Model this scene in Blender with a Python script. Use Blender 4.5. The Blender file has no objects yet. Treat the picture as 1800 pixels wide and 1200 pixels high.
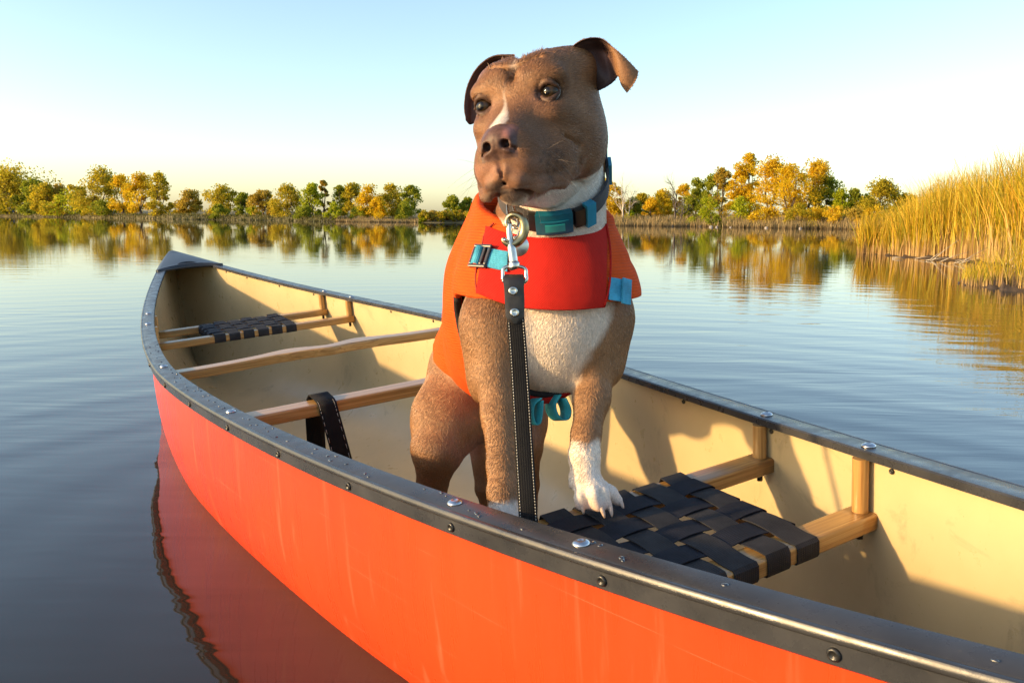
import bpy, bmesh, math, random
import numpy as np
from mathutils import Vector, Matrix, noise as mnoise
random.seed(7); rng = np.random.default_rng(11)
scene = bpy.context.scene
COL = scene.collection
R = math.radians

# ------------------------------------------------------------------ camera
CF, CPITCH, CH, CROLL = 1453.136, 0.149, 0.6941, 0.008
cP, sP, cR, sR = math.cos(CPITCH), math.sin(CPITCH), math.cos(CROLL), math.sin(CROLL)
cam_d = bpy.data.cameras.new('camera'); cam = bpy.data.objects.new('camera', cam_d); COL.objects.link(cam)
_x = Vector((1, 0, 0)); _up = Vector((0, sP, cP)); _f = Vector((0, cP, -sP))
_r = _x * cR + _up * sR; _u = _up * cR - _x * sR
cam.matrix_world = Matrix(((_r.x, _u.x, -_f.x, 0), (_r.y, _u.y, -_f.y, 0), (_r.z, _u.z, -_f.z, CH), (0, 0, 0, 1)))
cam_d.sensor_width = 36; cam_d.lens = CF / 1800 * 36; cam_d.clip_start = 0.02; cam_d.clip_end = 9000
scene.camera = cam

# ------------------------------------------------------------------ light
SUN_AZ = R(-106)      # measured from +Y (view direction), negative = to the left
SUN_EL = R(13)
SUN_ROT = SUN_AZ
world = bpy.data.worlds.new('World'); scene.world = world; world.use_nodes = True
wn = world.node_tree; wn.nodes.clear()
sky = wn.nodes.new('ShaderNodeTexSky'); sky.sky_type = 'NISHITA'; sky.sun_disc = False
sky.sun_elevation = SUN_EL; sky.sun_rotation = SUN_ROT; sky.altitude = 1500
sky.air_density = 1.15; sky.dust_density = 4.0; sky.ozone_density = 1.3
bgn = wn.nodes.new('ShaderNodeBackground'); bgn.inputs['Strength'].default_value = 0.15
out = wn.nodes.new('ShaderNodeOutputWorld')
wn.links.new(sky.outputs[0], bgn.inputs['Color']); wn.links.new(bgn.outputs[0], out.inputs['Surface'])
sun_d = bpy.data.lights.new('sun', 'SUN'); sun_d.energy = 3.0; sun_d.angle = R(2.0); sun_d.color = (1.0, 0.67, 0.31)
sun = bpy.data.objects.new('sun', sun_d); COL.objects.link(sun)
_sd = Vector((math.sin(SUN_AZ) * math.cos(SUN_EL), math.cos(SUN_AZ) * math.cos(SUN_EL), math.sin(SUN_EL)))
sun.rotation_euler = _sd.to_track_quat('Z', 'Y').to_euler()
sun.location = (-6, -2, 5)
vs = scene.view_settings
vs.view_transform = 'Standard'; vs.look = 'None'; vs.exposure = 1.22; vs.gamma = 1.0; vs.use_curve_mapping = False

# ------------------------------------------------------------------ helpers
def proj(P):
    X, Y, Z = P[0], P[1], P[2] - CH
    dep = Y * cP - Z * sP; upv = Y * sP + Z * cP
    u = CF * X / dep; v = -CF * upv / dep
    return 900 + u * cR - v * sR, 600 + u * sR + v * cR, dep
def W(u, v, dep):
    """a point of the place, from its bearing in the photograph and its distance"""
    u = u - 900; v = v - 600
    u, v = u * cR + v * sR, -u * sR + v * cR
    X = u / CF * dep; upv = -v / CF * dep
    return np.array([X, dep * cP + upv * sP, CH - dep * sP + upv * cP])
def raydir(u, v):
    d = W(u, v, 1.0) - np.array([0, 0, CH]); return d / np.linalg.norm(d)
def on_z(u, v, z=0.0):
    d = raydir(u, v); t = (z - CH) / d[2]; return np.array([0, 0, CH]) + t * d

def tag(o, label=None, cat=None, group=None, kind=None):
    if label: o['label'] = label
    if cat: o['category'] = cat
    if group: o['group'] = group
    if kind: o['kind'] = kind
    return o
def mesh_obj(name, verts, faces, mat=None, parent=None, smooth=True, mats=None, midx=None):
    me = bpy.data.meshes.new(name)
    me.from_pydata([tuple(map(float, v)) for v in verts], [], [tuple(map(int, f)) for f in faces])
    return link_mesh(name, me, mat, parent, smooth, mats, midx)
def link_mesh(name, me, mat=None, parent=None, smooth=True, mats=None, midx=None):
    for m in (mats or ([mat] if mat else [])): me.materials.append(m)
    if midx is not None: me.polygons.foreach_set('material_index', np.asarray(midx, dtype=np.int32))
    if smooth: me.polygons.foreach_set('use_smooth', np.ones(len(me.polygons), dtype=bool))
    me.update()
    o = bpy.data.objects.new(name, me); COL.objects.link(o)
    if parent: o.parent = parent
    return o
def bm_obj(name, bm, mat=None, parent=None, smooth=True):
    bmesh.ops.recalc_face_normals(bm, faces=bm.faces[:])
    me = bpy.data.meshes.new(name); bm.to_mesh(me); bm.free()
    return link_mesh(name, me, mat, parent, smooth)
def np_mesh(name, V, Fq, mat=None, parent=None, smooth=False):
    """fast mesh from numpy arrays, all faces with the same corner count"""
    V = np.asarray(V, dtype=np.float32); Fq = np.asarray(Fq, dtype=np.int32); k = Fq.shape[1]
    me = bpy.data.meshes.new(name)
    me.vertices.add(len(V)); me.vertices.foreach_set('co', V.ravel())
    me.loops.add(Fq.size); me.loops.foreach_set('vertex_index', Fq.ravel())
    me.polygons.add(len(Fq)); me.polygons.foreach_set('loop_start', np.arange(0, Fq.size, k, dtype=np.int32))
    me.polygons.foreach_set('loop_total', np.full(len(Fq), k, dtype=np.int32))
    me.update(calc_edges=True)
    return link_mesh(name, me, mat, parent, smooth)
def empty(name, loc=(0, 0, 0)):
    o = bpy.data.objects.new(name, None); o.location = loc; o.empty_display_size = 0.1; COL.objects.link(o); return o
def set_parent(ch, par):
    """parent keeping the world place (parents here only carry a location)"""
    ch.parent = par; ch.matrix_parent_inverse = Matrix.Translation(par.location).inverted() if par.type == 'EMPTY' else Matrix()
    return ch

def sweep(path, prof, closed_prof=True, cap=True, normal=None, side=None):
    """sweep a 2-D profile (a,b) along path: point + a*side + b*normal ; side/normal arrays"""
    path = np.asarray(path, float); n = len(path); m = len(prof)
    V = []
    for i in range(n):
        for (pa, pb) in prof: V.append(path[i] + pa * side[i] + pb * normal[i])
    Fc = []
    mm = m if closed_prof else m - 1
    for i in range(n - 1):
        for j in range(mm):
            j2 = (j + 1) % m
            Fc.append((i * m + j, i * m + j2, (i + 1) * m + j2, (i + 1) * m + j))
    if cap and closed_prof:
        Fc.append(tuple(range(m - 1, -1, -1))); Fc.append(tuple((n - 1) * m + j for j in range(m)))
    return np.array(V), Fc
def frames(path, up=(0, 0, 1)):
    path = np.asarray(path, float); t = np.gradient(path, axis=0); t /= np.linalg.norm(t, axis=1)[:, None] + 1e-12
    up = np.asarray(up, float); up = np.broadcast_to(up, t.shape)
    s = np.cross(t, up); s /= np.linalg.norm(s, axis=1)[:, None] + 1e-12
    nrm = np.cross(s, t)
    return t, s, nrm
def tube_vf(path, rad, k=8, up=(0.13, 0.21, 1), cap=True):
    path = np.asarray(path, float); rad = np.broadcast_to(np.asarray(rad, float), (len(path),))
    t, s, nr = frames(path, up)
    V = []; Fc = []
    for i in range(len(path)):
        for j in range(k):
            an = 2 * math.pi * j / k; V.append(path[i] + rad[i] * (math.cos(an) * s[i] + math.sin(an) * nr[i]))
    for i in range(len(path) - 1):
        for j in range(k):
            j2 = (j + 1) % k; Fc.append((i * k + j, i * k + j2, (i + 1) * k + j2, (i + 1) * k + j))
    if cap:
        Fc.append(tuple(range(k - 1, -1, -1))); Fc.append(tuple((len(path) - 1) * k + j for j in range(k)))
    return V, Fc
def merge(parts):
    V = []; Fc = []
    for v, f in parts:
        b = len(V); V += [tuple(x) for x in v]; Fc += [tuple(i + b for i in q) for q in f]
    return V, Fc
def lathe_vf(prof, k=20, origin=(0, 0, 0), axis=(0, 0, 1)):
    axis = Vector(axis).normalized(); q = axis.to_track_quat('Z', 'Y').to_matrix(); q = np.array(q)
    o = np.asarray(origin, float); V = []; Fc = []
    for (r, z) in prof:
        for j in range(k):
            an = 2 * math.pi * j / k; V.append(o + q @ np.array([r * math.cos(an), r * math.sin(an), z]))
    for i in range(len(prof) - 1):
        for j in range(k):
            j2 = (j + 1) % k; Fc.append((i * k + j, i * k + j2, (i + 1) * k + j2, (i + 1) * k + j))
    Fc.append(tuple(range(k - 1, -1, -1))); Fc.append(tuple((len(prof) - 1) * k + j for j in range(k)))
    return V, Fc
def catmull(P, n):
    P = np.asarray(P, float); m = len(P) - 1; ts = np.linspace(0, m, n); outp = []
    for t in ts:
        i = min(int(t), m - 1); u = t - i
        p0 = P[i - 1] if i > 0 else 2 * P[0] - P[1]; p1 = P[i]; p2 = P[i + 1]; p3 = P[i + 2] if i + 2 <= m else 2 * P[m] - P[m - 1]
        outp.append(0.5 * ((2 * p1) + (-p0 + p2) * u + (2 * p0 - 5 * p1 + 4 * p2 - p3) * u * u + (-p0 + 3 * p1 - 3 * p2 + p3) * u ** 3))
    return np.array(outp)
def sstep(e0, e1, x):
    t = np.clip((x - e0) / (e1 - e0), 0, 1); return t * t * (3 - 2 * t)

ORD = 'first second third fourth fifth sixth seventh eighth ninth tenth eleventh twelfth thirteenth fourteenth fifteenth sixteenth'.split()
# ------------------------------------------------------------------ material helpers
class NT:
    def __init__(s, name):
        s.m = bpy.data.materials.new(name); s.m.use_nodes = True; s.t = s.m.node_tree
        s.b = s.t.nodes['Principled BSDF']; s.o = s.t.nodes['Material Output']
    def n(s, typ, **kw):
        nd = s.t.nodes.new(typ)
        for k, v in kw.items():
            if k.startswith('_'): setattr(nd, k[1:], v)
            else:
                nd.inputs[k.replace('__', ' ')].default_value = v
        return nd
    def l(s, a, b): s.t.links.new(a, b)
    def coord(s, kind='Object', scale=(1, 1, 1), rot=(0, 0, 0)):
        tc = s.n('ShaderNodeTexCoord'); mp = s.n('ShaderNodeMapping')
        mp.inputs['Scale'].default_value = scale; mp.inputs['Rotation'].default_value = rot
        s.l(tc.outputs[kind], mp.inputs['Vector']); return mp.outputs[0]
    def noise(s, vec, scale, detail=4, rough=0.55, dist=0.0):
        nd = s.n('ShaderNodeTexNoise', Scale=scale, Detail=detail, Roughness=rough, Distortion=dist)
        if vec is not None: s.l(vec, nd.inputs['Vector'])
        return nd.outputs['Fac']
    def ramp(s, fac, stops, interp='LINEAR'):
        nd = s.n('ShaderNodeValToRGB'); cr = nd.color_ramp; cr.interpolation = interp
        while len(cr.elements) > 1: cr.elements.remove(cr.elements[-1])
        cr.elements[0].position = stops[0][0]; cr.elements[0].color = c4(stops[0][1])
        for p, c in stops[1:]:
            e = cr.elements.new(p); e.color = c4(c)
        s.l(fac, nd.inputs['Fac']); return nd.outputs['Color']
    def mix(s, fac, a, b, blend='MIX'):
        nd = s.n('ShaderNodeMix', _data_type='RGBA', _blend_type=blend)
        for sock, val in ((nd.inputs[0], fac), (nd.inputs[6], a), (nd.inputs[7], b)):
            if hasattr(val, 'links'): s.l(val, sock)
            else: sock.default_value = c4(val) if isinstance(val, (tuple, list)) else val
        return nd.outputs[2]
    def math(s, op, a, b=0.0, c=None):
        nd = s.n('ShaderNodeMath', _operation=op)
        for i, v in enumerate((a, b) + ((c,) if c is not None else ())):
            if hasattr(v, 'links'): s.l(v, nd.inputs[i])
            else: nd.inputs[i].default_value = v
        return nd.outputs[0]
    def bump(s, h, strength=0.3, dist=0.01, prev=None):
        nd = s.n('ShaderNodeBump', Strength=strength, Distance=dist); s.l(h, nd.inputs['Height'])
        if prev is not None: s.l(prev, nd.inputs['Normal'])
        return nd.outputs['Normal']
    def set(s, **kw):
        for k, v in kw.items():
            key = {'color': 'Base Color', 'rough': 'Roughness', 'metal': 'Metallic', 'normal': 'Normal', 'spec': 'Specular IOR Level', 'coat': 'Coat Weight', 'coatr': 'Coat Roughness', 'ior': 'IOR', 'sheen': 'Sheen Weight', 'sheenr': 'Sheen Roughness', 'alpha': 'Alpha', 'sss': 'Subsurface Weight'}[k]
            sock = s.b.inputs[key]
            if hasattr(v, 'links'): s.l(v, sock)
            else: sock.default_value = c4(v) if isinstance(v, (tuple, list)) else v
        return s.m
def c4(c): return (c[0], c[1], c[2], 1.0) if len(c) == 3 else tuple(c)
def simple_mat(name, color, rough=0.5, var=0.15, nscale=30, bump=0.0, bscale=200, bdist=0.001, metal=0.0, spec=0.5, coat=0.0):
    t = NT(name); v = t.coord('Object')
    f = t.noise(v, nscale, 5)
    a = tuple(c * (1 - var) for c in color); b = tuple(min(1, c * (1 + var)) for c in color)
    t.set(color=t.ramp(f, [(0.3, a), (0.7, b)]), rough=rough, metal=metal, spec=spec, coat=coat)
    if bump: t.set(normal=t.bump(t.noise(v, bscale, 3), bump, bdist))
    return t.m
FUR_N = 260000
# ================================================================== the setting
# ---- shoreline: distance by bearing
def bearing(u):
    d = raydir(u, 385); return math.atan2(d[0], d[1])
_sh = [(-700, 376.5), (-300, 378.3), (0, 380.3), (120, 382.2), (300, 385.4), (450, 387.6), (560, 389.4), (700, 391.3), (850, 392.2), (1090, 397), (1200, 398.4), (1330, 400.4), (1450, 402.6), (1510, 404), (1700, 407), (2300, 416)]
_th = []; _dd = []
for u, v in _sh:
    P = on_z(u, v); _th.append(math.atan2(P[0], P[1])); _dd.append(math.hypot(P[0], P[1]))
_th = [-math.pi, -2.0] + _th + [1.6, math.pi]; _dd = [70, 120] + _dd + [34, 70]
def shore_d(th): 
    return float(np.interp(th, _th, _dd)) * (1 + 0.012 * math.sin(th * 37) + 0.008 * math.sin(th * 91 + 1))
def ground_z(th, r):
    s = r - shore_d(th)
    rise = 0.75 * float(sstep(-0.5, 5.0, s)) - 0.25
    far = 0.012 * max(0, s - 6) if s < 120 else 0.012 * 114
    return rise + far + 0.10 * mnoise.noise((r * math.sin(th) * 0.25, r * math.cos(th) * 0.25, 3.0)) * float(sstep(0, 4, s))

g = NT('bank_soil'); v = g.coord('Object')
gf = g.noise(v, 0.35, 8, 0.6); gf2 = g.noise(v, 6, 6, 0.6)
gc = g.ramp(gf, [(0.3, (0.10, 0.085, 0.03)), (0.5, (0.19, 0.15, 0.055)), (0.7, (0.11, 0.11, 0.03))])
gc = g.mix(0.45, gc, g.ramp(gf2, [(0.3, (0.06, 0.05, 0.025)), (0.7, (0.27, 0.22, 0.11))]))
M_soil = g.set(color=gc, rough=0.95, normal=g.bump(gf2, 0.6, 0.1))
nT = 420; rs = [-1.6, -0.7, -0.2, 0.2, 0.8, 1.6, 2.6, 3.8, 5.5, 8, 12, 20, 35, 60, 110, 250, 700, 2500, 7000]
V = []; Fc = []
for i in range(nT):
    th = -math.pi + 2 * math.pi * i / nT; d0 = shore_d(th)
    for q in rs:
        r = d0 + q; V.append((r * math.sin(th), r * math.cos(th), ground_z(th, r)))
m_ = len(rs)
for i in range(nT):
    for j in range(m_ - 1):
        i2 = (i + 1) % nT; Fc.append((i * m_ + j, i2 * m_ + j, i2 * m_ + j + 1, i * m_ + j + 1))
ground = mesh_obj('ground', V, Fc, M_soil); tag(ground, 'low earth bank and flat land around the lake', kind='structure')

# ---- lake bed (seen dimly through nothing: keeps the water closed) and water
wt = NT('lake_water')
tc = wt.n('ShaderNodeTexCoord'); geo = wt.n('ShaderNodeNewGeometry')
def mapped(scale, rot=0.0):
    mp = wt.n('ShaderNodeMapping'); mp.inputs['Scale'].default_value = scale; mp.inputs['Rotation'].default_value = (0, 0, rot)
    wt.l(geo.outputs['Position'], mp.inputs['Vector']); return mp.outputs[0]
h1 = wt.noise(mapped((0.55, 2.6, 1), R(-14)), 1.5, 3, 0.5, 0.5)          # long low ripples
h2 = wt.noise(mapped((1.2, 6.0, 1), R(-8)), 2.2, 2, 0.5, 0.3)           # finer ones
h3 = wt.noise(mapped((0.10, 0.22, 1), R(10)), 1.0, 2, 0.5)              # breeze patches
patch = wt.ramp(h3, [(0.38, (0.15, 0.15, 0.15)), (0.62, (1, 1, 1))])
# rings spreading from the rocking boat
vm = wt.n('ShaderNodeVectorMath', _operation='DISTANCE'); wt.l(geo.outputs['Position'], vm.inputs[0]); vm.inputs[1].default_value = (0.05, 1.6, 0)
dist = wt.math('ADD', vm.outputs['Value'], wt.math('MULTIPLY', wt.noise(mapped((0.5, 0.5, 1)), 0.7, 2), 0.9))
ring = wt.math('SINE', wt.math('MULTIPLY', dist, 15.0))
ring2 = wt.math('SINE', wt.math('MULTIPLY', dist, 27.0))
fade = wt.math('DIVIDE', 1.0, wt.math('ADD', 1.0, wt.math('MULTIPLY', wt.math('MULTIPLY', vm.outputs['Value'], vm.outputs['Value']), 0.03)))
ringh = wt.math('MULTIPLY', wt.math('ADD', ring, wt.math('MULTIPLY', ring2, 0.4)), fade)
hh_ = wt.math('ADD', wt.math('MULTIPLY', h1, 1.0), wt.math('MULTIPLY', h2, 0.35))
hh_ = wt.math('MULTIPLY', hh_, wt.math('ADD', wt.math('MULTIPLY', patch, 0.8), 0.2))
calm = wt.math('DIVIDE', 1.0, wt.math('ADD', 1.0, wt.math('POWER', wt.math('DIVIDE', vm.outputs['Value'], 6.0), 1.6)))
hh_ = wt.math('MULTIPLY', hh_, wt.math('ADD', wt.math('MULTIPLY', calm, 0.0060), 0.0004))
hh_ = wt.math('ADD', hh_, wt.math('MULTIPLY', ringh, 0.00052))
nb = wt.n('ShaderNodeBump', Strength=1.0, Distance=1.0); wt.l(hh_, nb.inputs['Height'])
M_water = wt.set(color=(0.026, 0.025, 0.018), rough=0.02, ior=1.333, normal=nb.outputs['Normal'], spec=0.7)
# ================================================================== canoe
CX, CY, CA = -0.4709, 2.2564, -0.5457
CL, CB, CPW, CBS = 2.4384, .4265, 1.5952, .9269
CH0, CHS, CHK = .3491, .1325, 2.5478
HEEL, TRIM = -.0845, .009
cA, sA, cHl, sHl = math.cos(CA), math.sin(CA), math.cos(HEEL), math.sin(HEEL)
def bw(x): return CB * max(1 - abs(x / CL) ** CPW, 1e-6) ** CBS
def gh(x): return CH0 + CHS * abs(x / CL) ** CHK
def can(x, y, z):
    y, z = y * cHl - z * sHl, y * sHl + z * cHl; z = z + TRIM * x
    return np.array([CX + x * sA - y * cA, CY + x * cA + y * sA, z])
_o = can(0, 0, 0)
CUPv = can(0, 0, 1) - _o; CUPv /= np.linalg.norm(CUPv)
CLFv = can(0, 1, 0) - _o; CLFv /= np.linalg.norm(CLFv)
CFWv = can(1, 0, 0) - _o; CFWv /= np.linalg.norm(CFWv)
def can_many(P): return [can(*p) for p in P]

canoe = empty('canoe', tuple(can(0, 0, 0)))
tag(canoe, 'long red canoe with black gunwales and tan inside, floating on the lake', 'canoe')
def cpart(name, V, Fc, mat, smooth=True, parent=None):
    """a part of the canoe, given in world coordinates"""
    c = np.array(canoe.location)
    o = mesh_obj(name, np.asarray(V, float) - c, Fc, mat, parent or canoe, smooth)
    return o

# -- materials
t = NT('hull_paint'); v = t.coord('Object')
n1 = t.noise(v, 2.2, 4); n2 = t.noise(t.coord('Object', (30, 30, 1.5)), 1.0, 5, 0.6); n3 = t.noise(v, 60, 4, 0.7)
col = t.ramp(n1, [(0.3, (0.62, 0.044, 0.008)), (0.7, (0.70, 0.058, 0.010))])
scr = t.ramp(n2, [(0.60, (0, 0, 0)), (0.72, (1, 1, 1))])
col = t.mix(t.math('MULTIPLY', scr, 0.30), col, (0.80, 0.20, 0.11))
at = t.n('ShaderNodeAttribute'); at.attribute_name = 'grain'
def streak(sc, rot, lo, hi, k, c):
    global col
    mp = t.n('ShaderNodeMapping'); mp.inputs['Scale'].default_value = sc; mp.inputs['Rotation'].default_value = rot; t.l(at.outputs['Vector'], mp.inputs['Vector'])
    f_ = t.ramp(t.noise(mp.outputs[0], 1.0, 4, 0.6, 0.2), [(lo, (0, 0, 0)), (hi, (1, 1, 1))]); col = t.mix(t.math('MULTIPLY', f_, k), col, c)
streak((1.2, 1, 200), (0, R(6), 0), .68, .74, .38, (.86, .32, .20))       # long scrapes
streak((2.5, 1, 420), (0, R(-22), 0), .69, .73, .40, (.86, .30, .18))
streak((38, 1, 2.0), (0, 0, 0), .62, .78, .16, (.84, .26, .15))           # runs of dried water
streak((5, 1, 7), (0, 0, 0), .60, .80, .22, (.42, .04, .015))             # dull patches
spk = t.ramp(n3, [(0.70, (0, 0, 0)), (0.76, (1, 1, 1))])
col = t.mix(t.math('MULTIPLY', spk, 0.5), col, (0.78, 0.16, 0.10))
M_hull = t.set(color=col, rough=t.ramp(n2, [(0.3, (0.24,) * 3), (0.7, (0.36,) * 3)]), spec=0.5, coat=0.06, coatr=0.2, normal=t.bump(t.noise(v, 9, 3), 0.12, 0.01))
t = NT('hull_liner'); v = t.coord('Object')
n1 = t.noise(v, 3.0, 6, 0.6); n2 = t.noise(v, 18, 8, 0.7); n3 = t.noise(t.coord('Object', (1, 1, 1)), 7, 6, 0.75, 1.2)
col = t.ramp(n1, [(0.3, (0.47, 0.36, 0.185)), (0.7, (0.58, 0.45, 0.25))])
dirt = t.ramp(n3, [(0.57, (0, 0, 0)), (0.74, (1, 1, 1))])
col = t.mix(t.math('MULTIPLY', dirt, 0.50), col, (0.20, 0.15, 0.09))
n5 = t.noise(v, 150, 3, 0.6)
fl = t.ramp(n5, [(0.74, (0, 0, 0)), (0.77, (1, 1, 1))])
col = t.mix(t.math('MULTIPLY', fl, 0.6), col, (0.10, 0.075, 0.05))
M_liner = t.set(color=col, rough=t.ramp(n2, [(0.3, (0.24,) * 3), (0.7, (0.42,) * 3)]), spec=0.6, normal=t.bump(n2, 0.08, 0.003))
t = NT('gunwale_vinyl'); v = t.coord('Object')
n1 = t.noise(v, 12, 6, 0.6); n2 = t.noise(v, 90, 5, 0.7); n3 = t.noise(v, 34, 4, 0.65)
col = t.ramp(n1, [(0.3, (0.026, 0.027, 0.030)), (0.7, (0.048, 0.049, 0.053))])
ds = t.ramp(n2, [(0.66, (0, 0, 0)), (0.75, (1, 1, 1))])
col = t.mix(t.math('MULTIPLY', ds, 0.25), col, (0.16, 0.13, 0.10))
M_gun = t.set(color=col, rough=t.ramp(n3, [(0.35, (0.22,) * 3), (0.65, (0.38,) * 3)]), normal=t.bump(n2, 0.08, 0.002))
def wood_mat(name, c1, c2, c3):
    t = NT(name); v = t.coord('Object', (1, 1, 1))
    # grain runs along the local axis stored in the mesh attribute 'grain'
    at = t.n('ShaderNodeAttribute'); at.attribute_name = 'grain'
    mp = t.n('ShaderNodeMapping'); mp.inputs['Scale'].default_value = (2.2, 120, 120); t.l(at.outputs['Vector'], mp.inputs['Vector'])
    g1 = t.noise(mp.outputs[0], 1.0, 5, 0.6, 1.6)
    mp2 = t.n('ShaderNodeMapping'); mp2.inputs['Scale'].default_value = (9, 420, 420); t.l(at.outputs['Vector'], mp2.inputs['Vector'])
    g2 = t.noise(mp2.outputs[0], 1.0, 3, 0.6)
    col = t.ramp(g1, [(0.30, c1), (0.5, c2), (0.68, c3)])
    col = t.mix(t.math('MULTIPLY', g2, 0.35), col, tuple(q * 0.55 for q in c1))
    return t.set(color=col, rough=0.34, coat=0.35, coatr=0.18, normal=t.bump(g2, 0.12, 0.001))
M_ash = wood_mat('varnished_ash', (0.24, 0.105, 0.028), (0.48, 0.255, 0.075), (0.60, 0.36, 0.125))
M_bolt = simple_mat('bolt_steel', (0.62, 0.62, 0.62), 0.28, 0.1, 200, metal=1.0)
M_blackmetal = simple_mat('black_screw', (0.03, 0.03, 0.03), 0.35, 0.2, 200, metal=0.4)
def web_mat(name, c, rough=0.75, sx=420.0):
    t = NT(name); at = t.n('ShaderNodeAttribute'); at.attribute_name = 'grain'
    sp = t.n('ShaderNodeSeparateXYZ'); t.l(at.outputs['Vector'], sp.inputs[0])
    w1 = t.math('SINE', t.math('MULTIPLY', sp.outputs[0], 6.283 * 420)); w2 = t.math('SINE', t.math('MULTIPLY', sp.outputs[1], 6.283 * 300))
    hgt = t.math('MULTIPLY', t.math('ADD', w1, 1.0), t.math('ADD', w2, 1.0))
    v = t.coord('Object'); d = t.noise(v, 28, 6, 0.7)
    f2 = t.ramp(t.noise(v, 260, 3, 0.7), [(0.70, (0, 0, 0)), (0.78, (1, 1, 1))])
    col = t.ramp(d, [(0.35, tuple(x * 0.75 for x in c)), (0.7, tuple(min(1, x * 1.5) for x in c))])
    col = t.mix(t.math('MULTIPLY', f2, 0.18), col, tuple(min(1, x * 2.2 + 0.09) for x in c))
    return t.set(color=col, rough=rough, spec=0.22, normal=t.bump(hgt, 0.30, 0.0006))
M_webbing = web_mat('seat_webbing', (0.011, 0.012, 0.018))
M_webfade = web_mat('faded_seat_webbing', (0.026, 0.025, 0.026))

def grain_attr(o, fn):
    """store a per-vertex vector (along, across, up) used by wood grain and webbing"""
    me = o.data; a = me.attributes.new('grain', 'FLOAT_VECTOR', 'POINT')
    co = np.empty(len(me.vertices) * 3, np.float32); me.vertices.foreach_get('co', co); co = co.reshape(-1, 3)
    a.data.foreach_set('vector', np.asarray(fn(co), np.float32).ravel())
    return o
def grain_axis(o, along, seed=0.0):
    along = np.asarray(along, float); along /= np.linalg.norm(along); s = np.cross(along, (0, 0, 1)); s /= np.linalg.norm(s); u = np.cross(s, along)
    return grain_attr(o, lambda c: np.stack([c @ along + seed, c @ s + seed * 0.37, c @ u], 1))

# -- hull sections
def keel_z(x):
    t_ = abs(x / CL); z = -0.105 + 0.03 * t_ ** 2
    e = max(0, (t_ - 0.86) / 0.14)
    return z + (gh(x) - z) * 0.985 * e ** 3.2
def section(x, tau):
    t_ = abs(x / CL); e = float(sstep(0.35, 0.98, t_))
    aa = 5.0 * (1 - e) + 2.0 * e; bb = 0.30 * (1 - e) + 0.80 * e
    y = bw(x) * (max(0.0, 1 - (1 - tau) ** aa)) ** bb
    y *= 1 + 0.02 * math.sin(math.pi * min(1, tau * 1.1)) * (1 - e)          # faint tumblehome
    return y, keel_z(x) + (gh(x) - keel_z(x)) * tau
def hull_mesh(inset, top):
    NX, NZ = 121, 26
    xs = [CL * math.sin(math.pi / 2 * q) * 0.9995 for q in np.linspace(-1, 1, NX)]
    taus = np.linspace(0, 1, NZ) ** 1.8
    V = []; Fc = []
    for x in xs:
        row = []
        for tau in taus:
            y, z = section(x, tau); row.append((y, z))
        if inset:
            r2 = []
            for j, (y, z) in enumerate(row):
                y0, z0 = row[max(0, j - 1)]; y1, z1 = row[min(NZ - 1, j + 1)]
                dy, dz = y1 - y0, z1 - z0; q = math.hypot(dy, dz) + 1e-9
                r2.append((max(0.0, y - inset * dz / q), z + inset * dy / q))
            row = r2
        zt = row[-1][1] - top; row[-1] = (row[-1][0], zt)
        for j in range(NZ - 1, 0, -1): V.append(can(x, -row[j][0], row[j][1]))
        for j in range(NZ): V.append(can(x, row[j][0], row[j][1]))
    m = 2 * NZ - 1
    for i in range(NX - 1):
        for j in range(m - 1): Fc.append((i * m + j, i * m + j + 1, (i + 1) * m + j + 1, (i + 1) * m + j))
    return V, Fc
V, Fc = hull_mesh(0, 0.006); o_hull = cpart('hull', V, Fc, M_hull); o_hull['label'] = 'scratched glossy red outer hull'
_i = np.linalg.inv(np.stack([CFWv, CLFv, CUPv], 1)); grain_attr(o_hull, lambda c: c @ _i.T)
V, Fc = hull_mesh(0.006, 0.008); o_lin = cpart('hull_liner', V, [f[::-1] for f in Fc], M_liner); o_lin['label'] = 'tan inner skin of the hull'

# -- gunwales
GPROF = [(-.0205, -.0125), (-.0205, -.002), (-.0185, 0.0), (.0120, .0), (.0142, -.0012), (.0168, -.0004), (.0200, -.0010), (.0222, -.0040), (.0226, -.0075), (.0212, -.0100), (.0190, -.0112), (.0190, -.0300), (.0172, -.0320), (.0045, -.0320), (.0045, -.0125)]
def gun_frame(x, sd):
    e = 0.004
    p = can(x, sd * bw(x), gh(x)); q = can(x + e, sd * bw(x + e), gh(x + e)) - can(x - e, sd * bw(x - e), gh(x - e)); q /= np.linalg.norm(q)
    s = np.cross(q, CUPv) * -sd; s /= np.linalg.norm(s)
    n_ = np.cross(q, s); n_ *= np.sign(n_ @ CUPv)
    return p, s, n_, q
GX = np.concatenate([np.linspace(-2.40, -1.2, 60)[:-1], np.linspace(-1.2, 1.2, 70)[:-1], np.linspace(1.2, 2.40, 60)])
guns = {}
for sd in (1, -1):
    pa, ss, nn = [], [], []
    for x in GX:
        p, s, n_, q = gun_frame(x, sd); pa.append(p); ss.append(s); nn.append(n_)
    V, Fc = sweep(pa, GPROF, side=ss, normal=nn)
    o = cpart('gunwale', V, Fc, M_gun); guns[sd] = o
    md = o.modifiers.new('edge', 'EDGE_SPLIT'); md.split_angle = R(38)
def screw_vf(p, axis, r=0.0062):
    return lathe_vf([(r * 1.0, -0.003), (r * 1.0, 0.0012), (r * 0.85, 0.0026), (r * 0.55, 0.0032), (r * 0.45, 0.0018), (r * 0.1, 0.0018)], 14, p, axis)
SCREW_X = [-1.778, -1.5431, -1.3009, -1.055, -0.8128, -0.5706, -0.3174, -0.0789, 0.211, 0.5, 0.8, 1.1, 1.4, 1.7, 1.9, -2.05]
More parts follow.
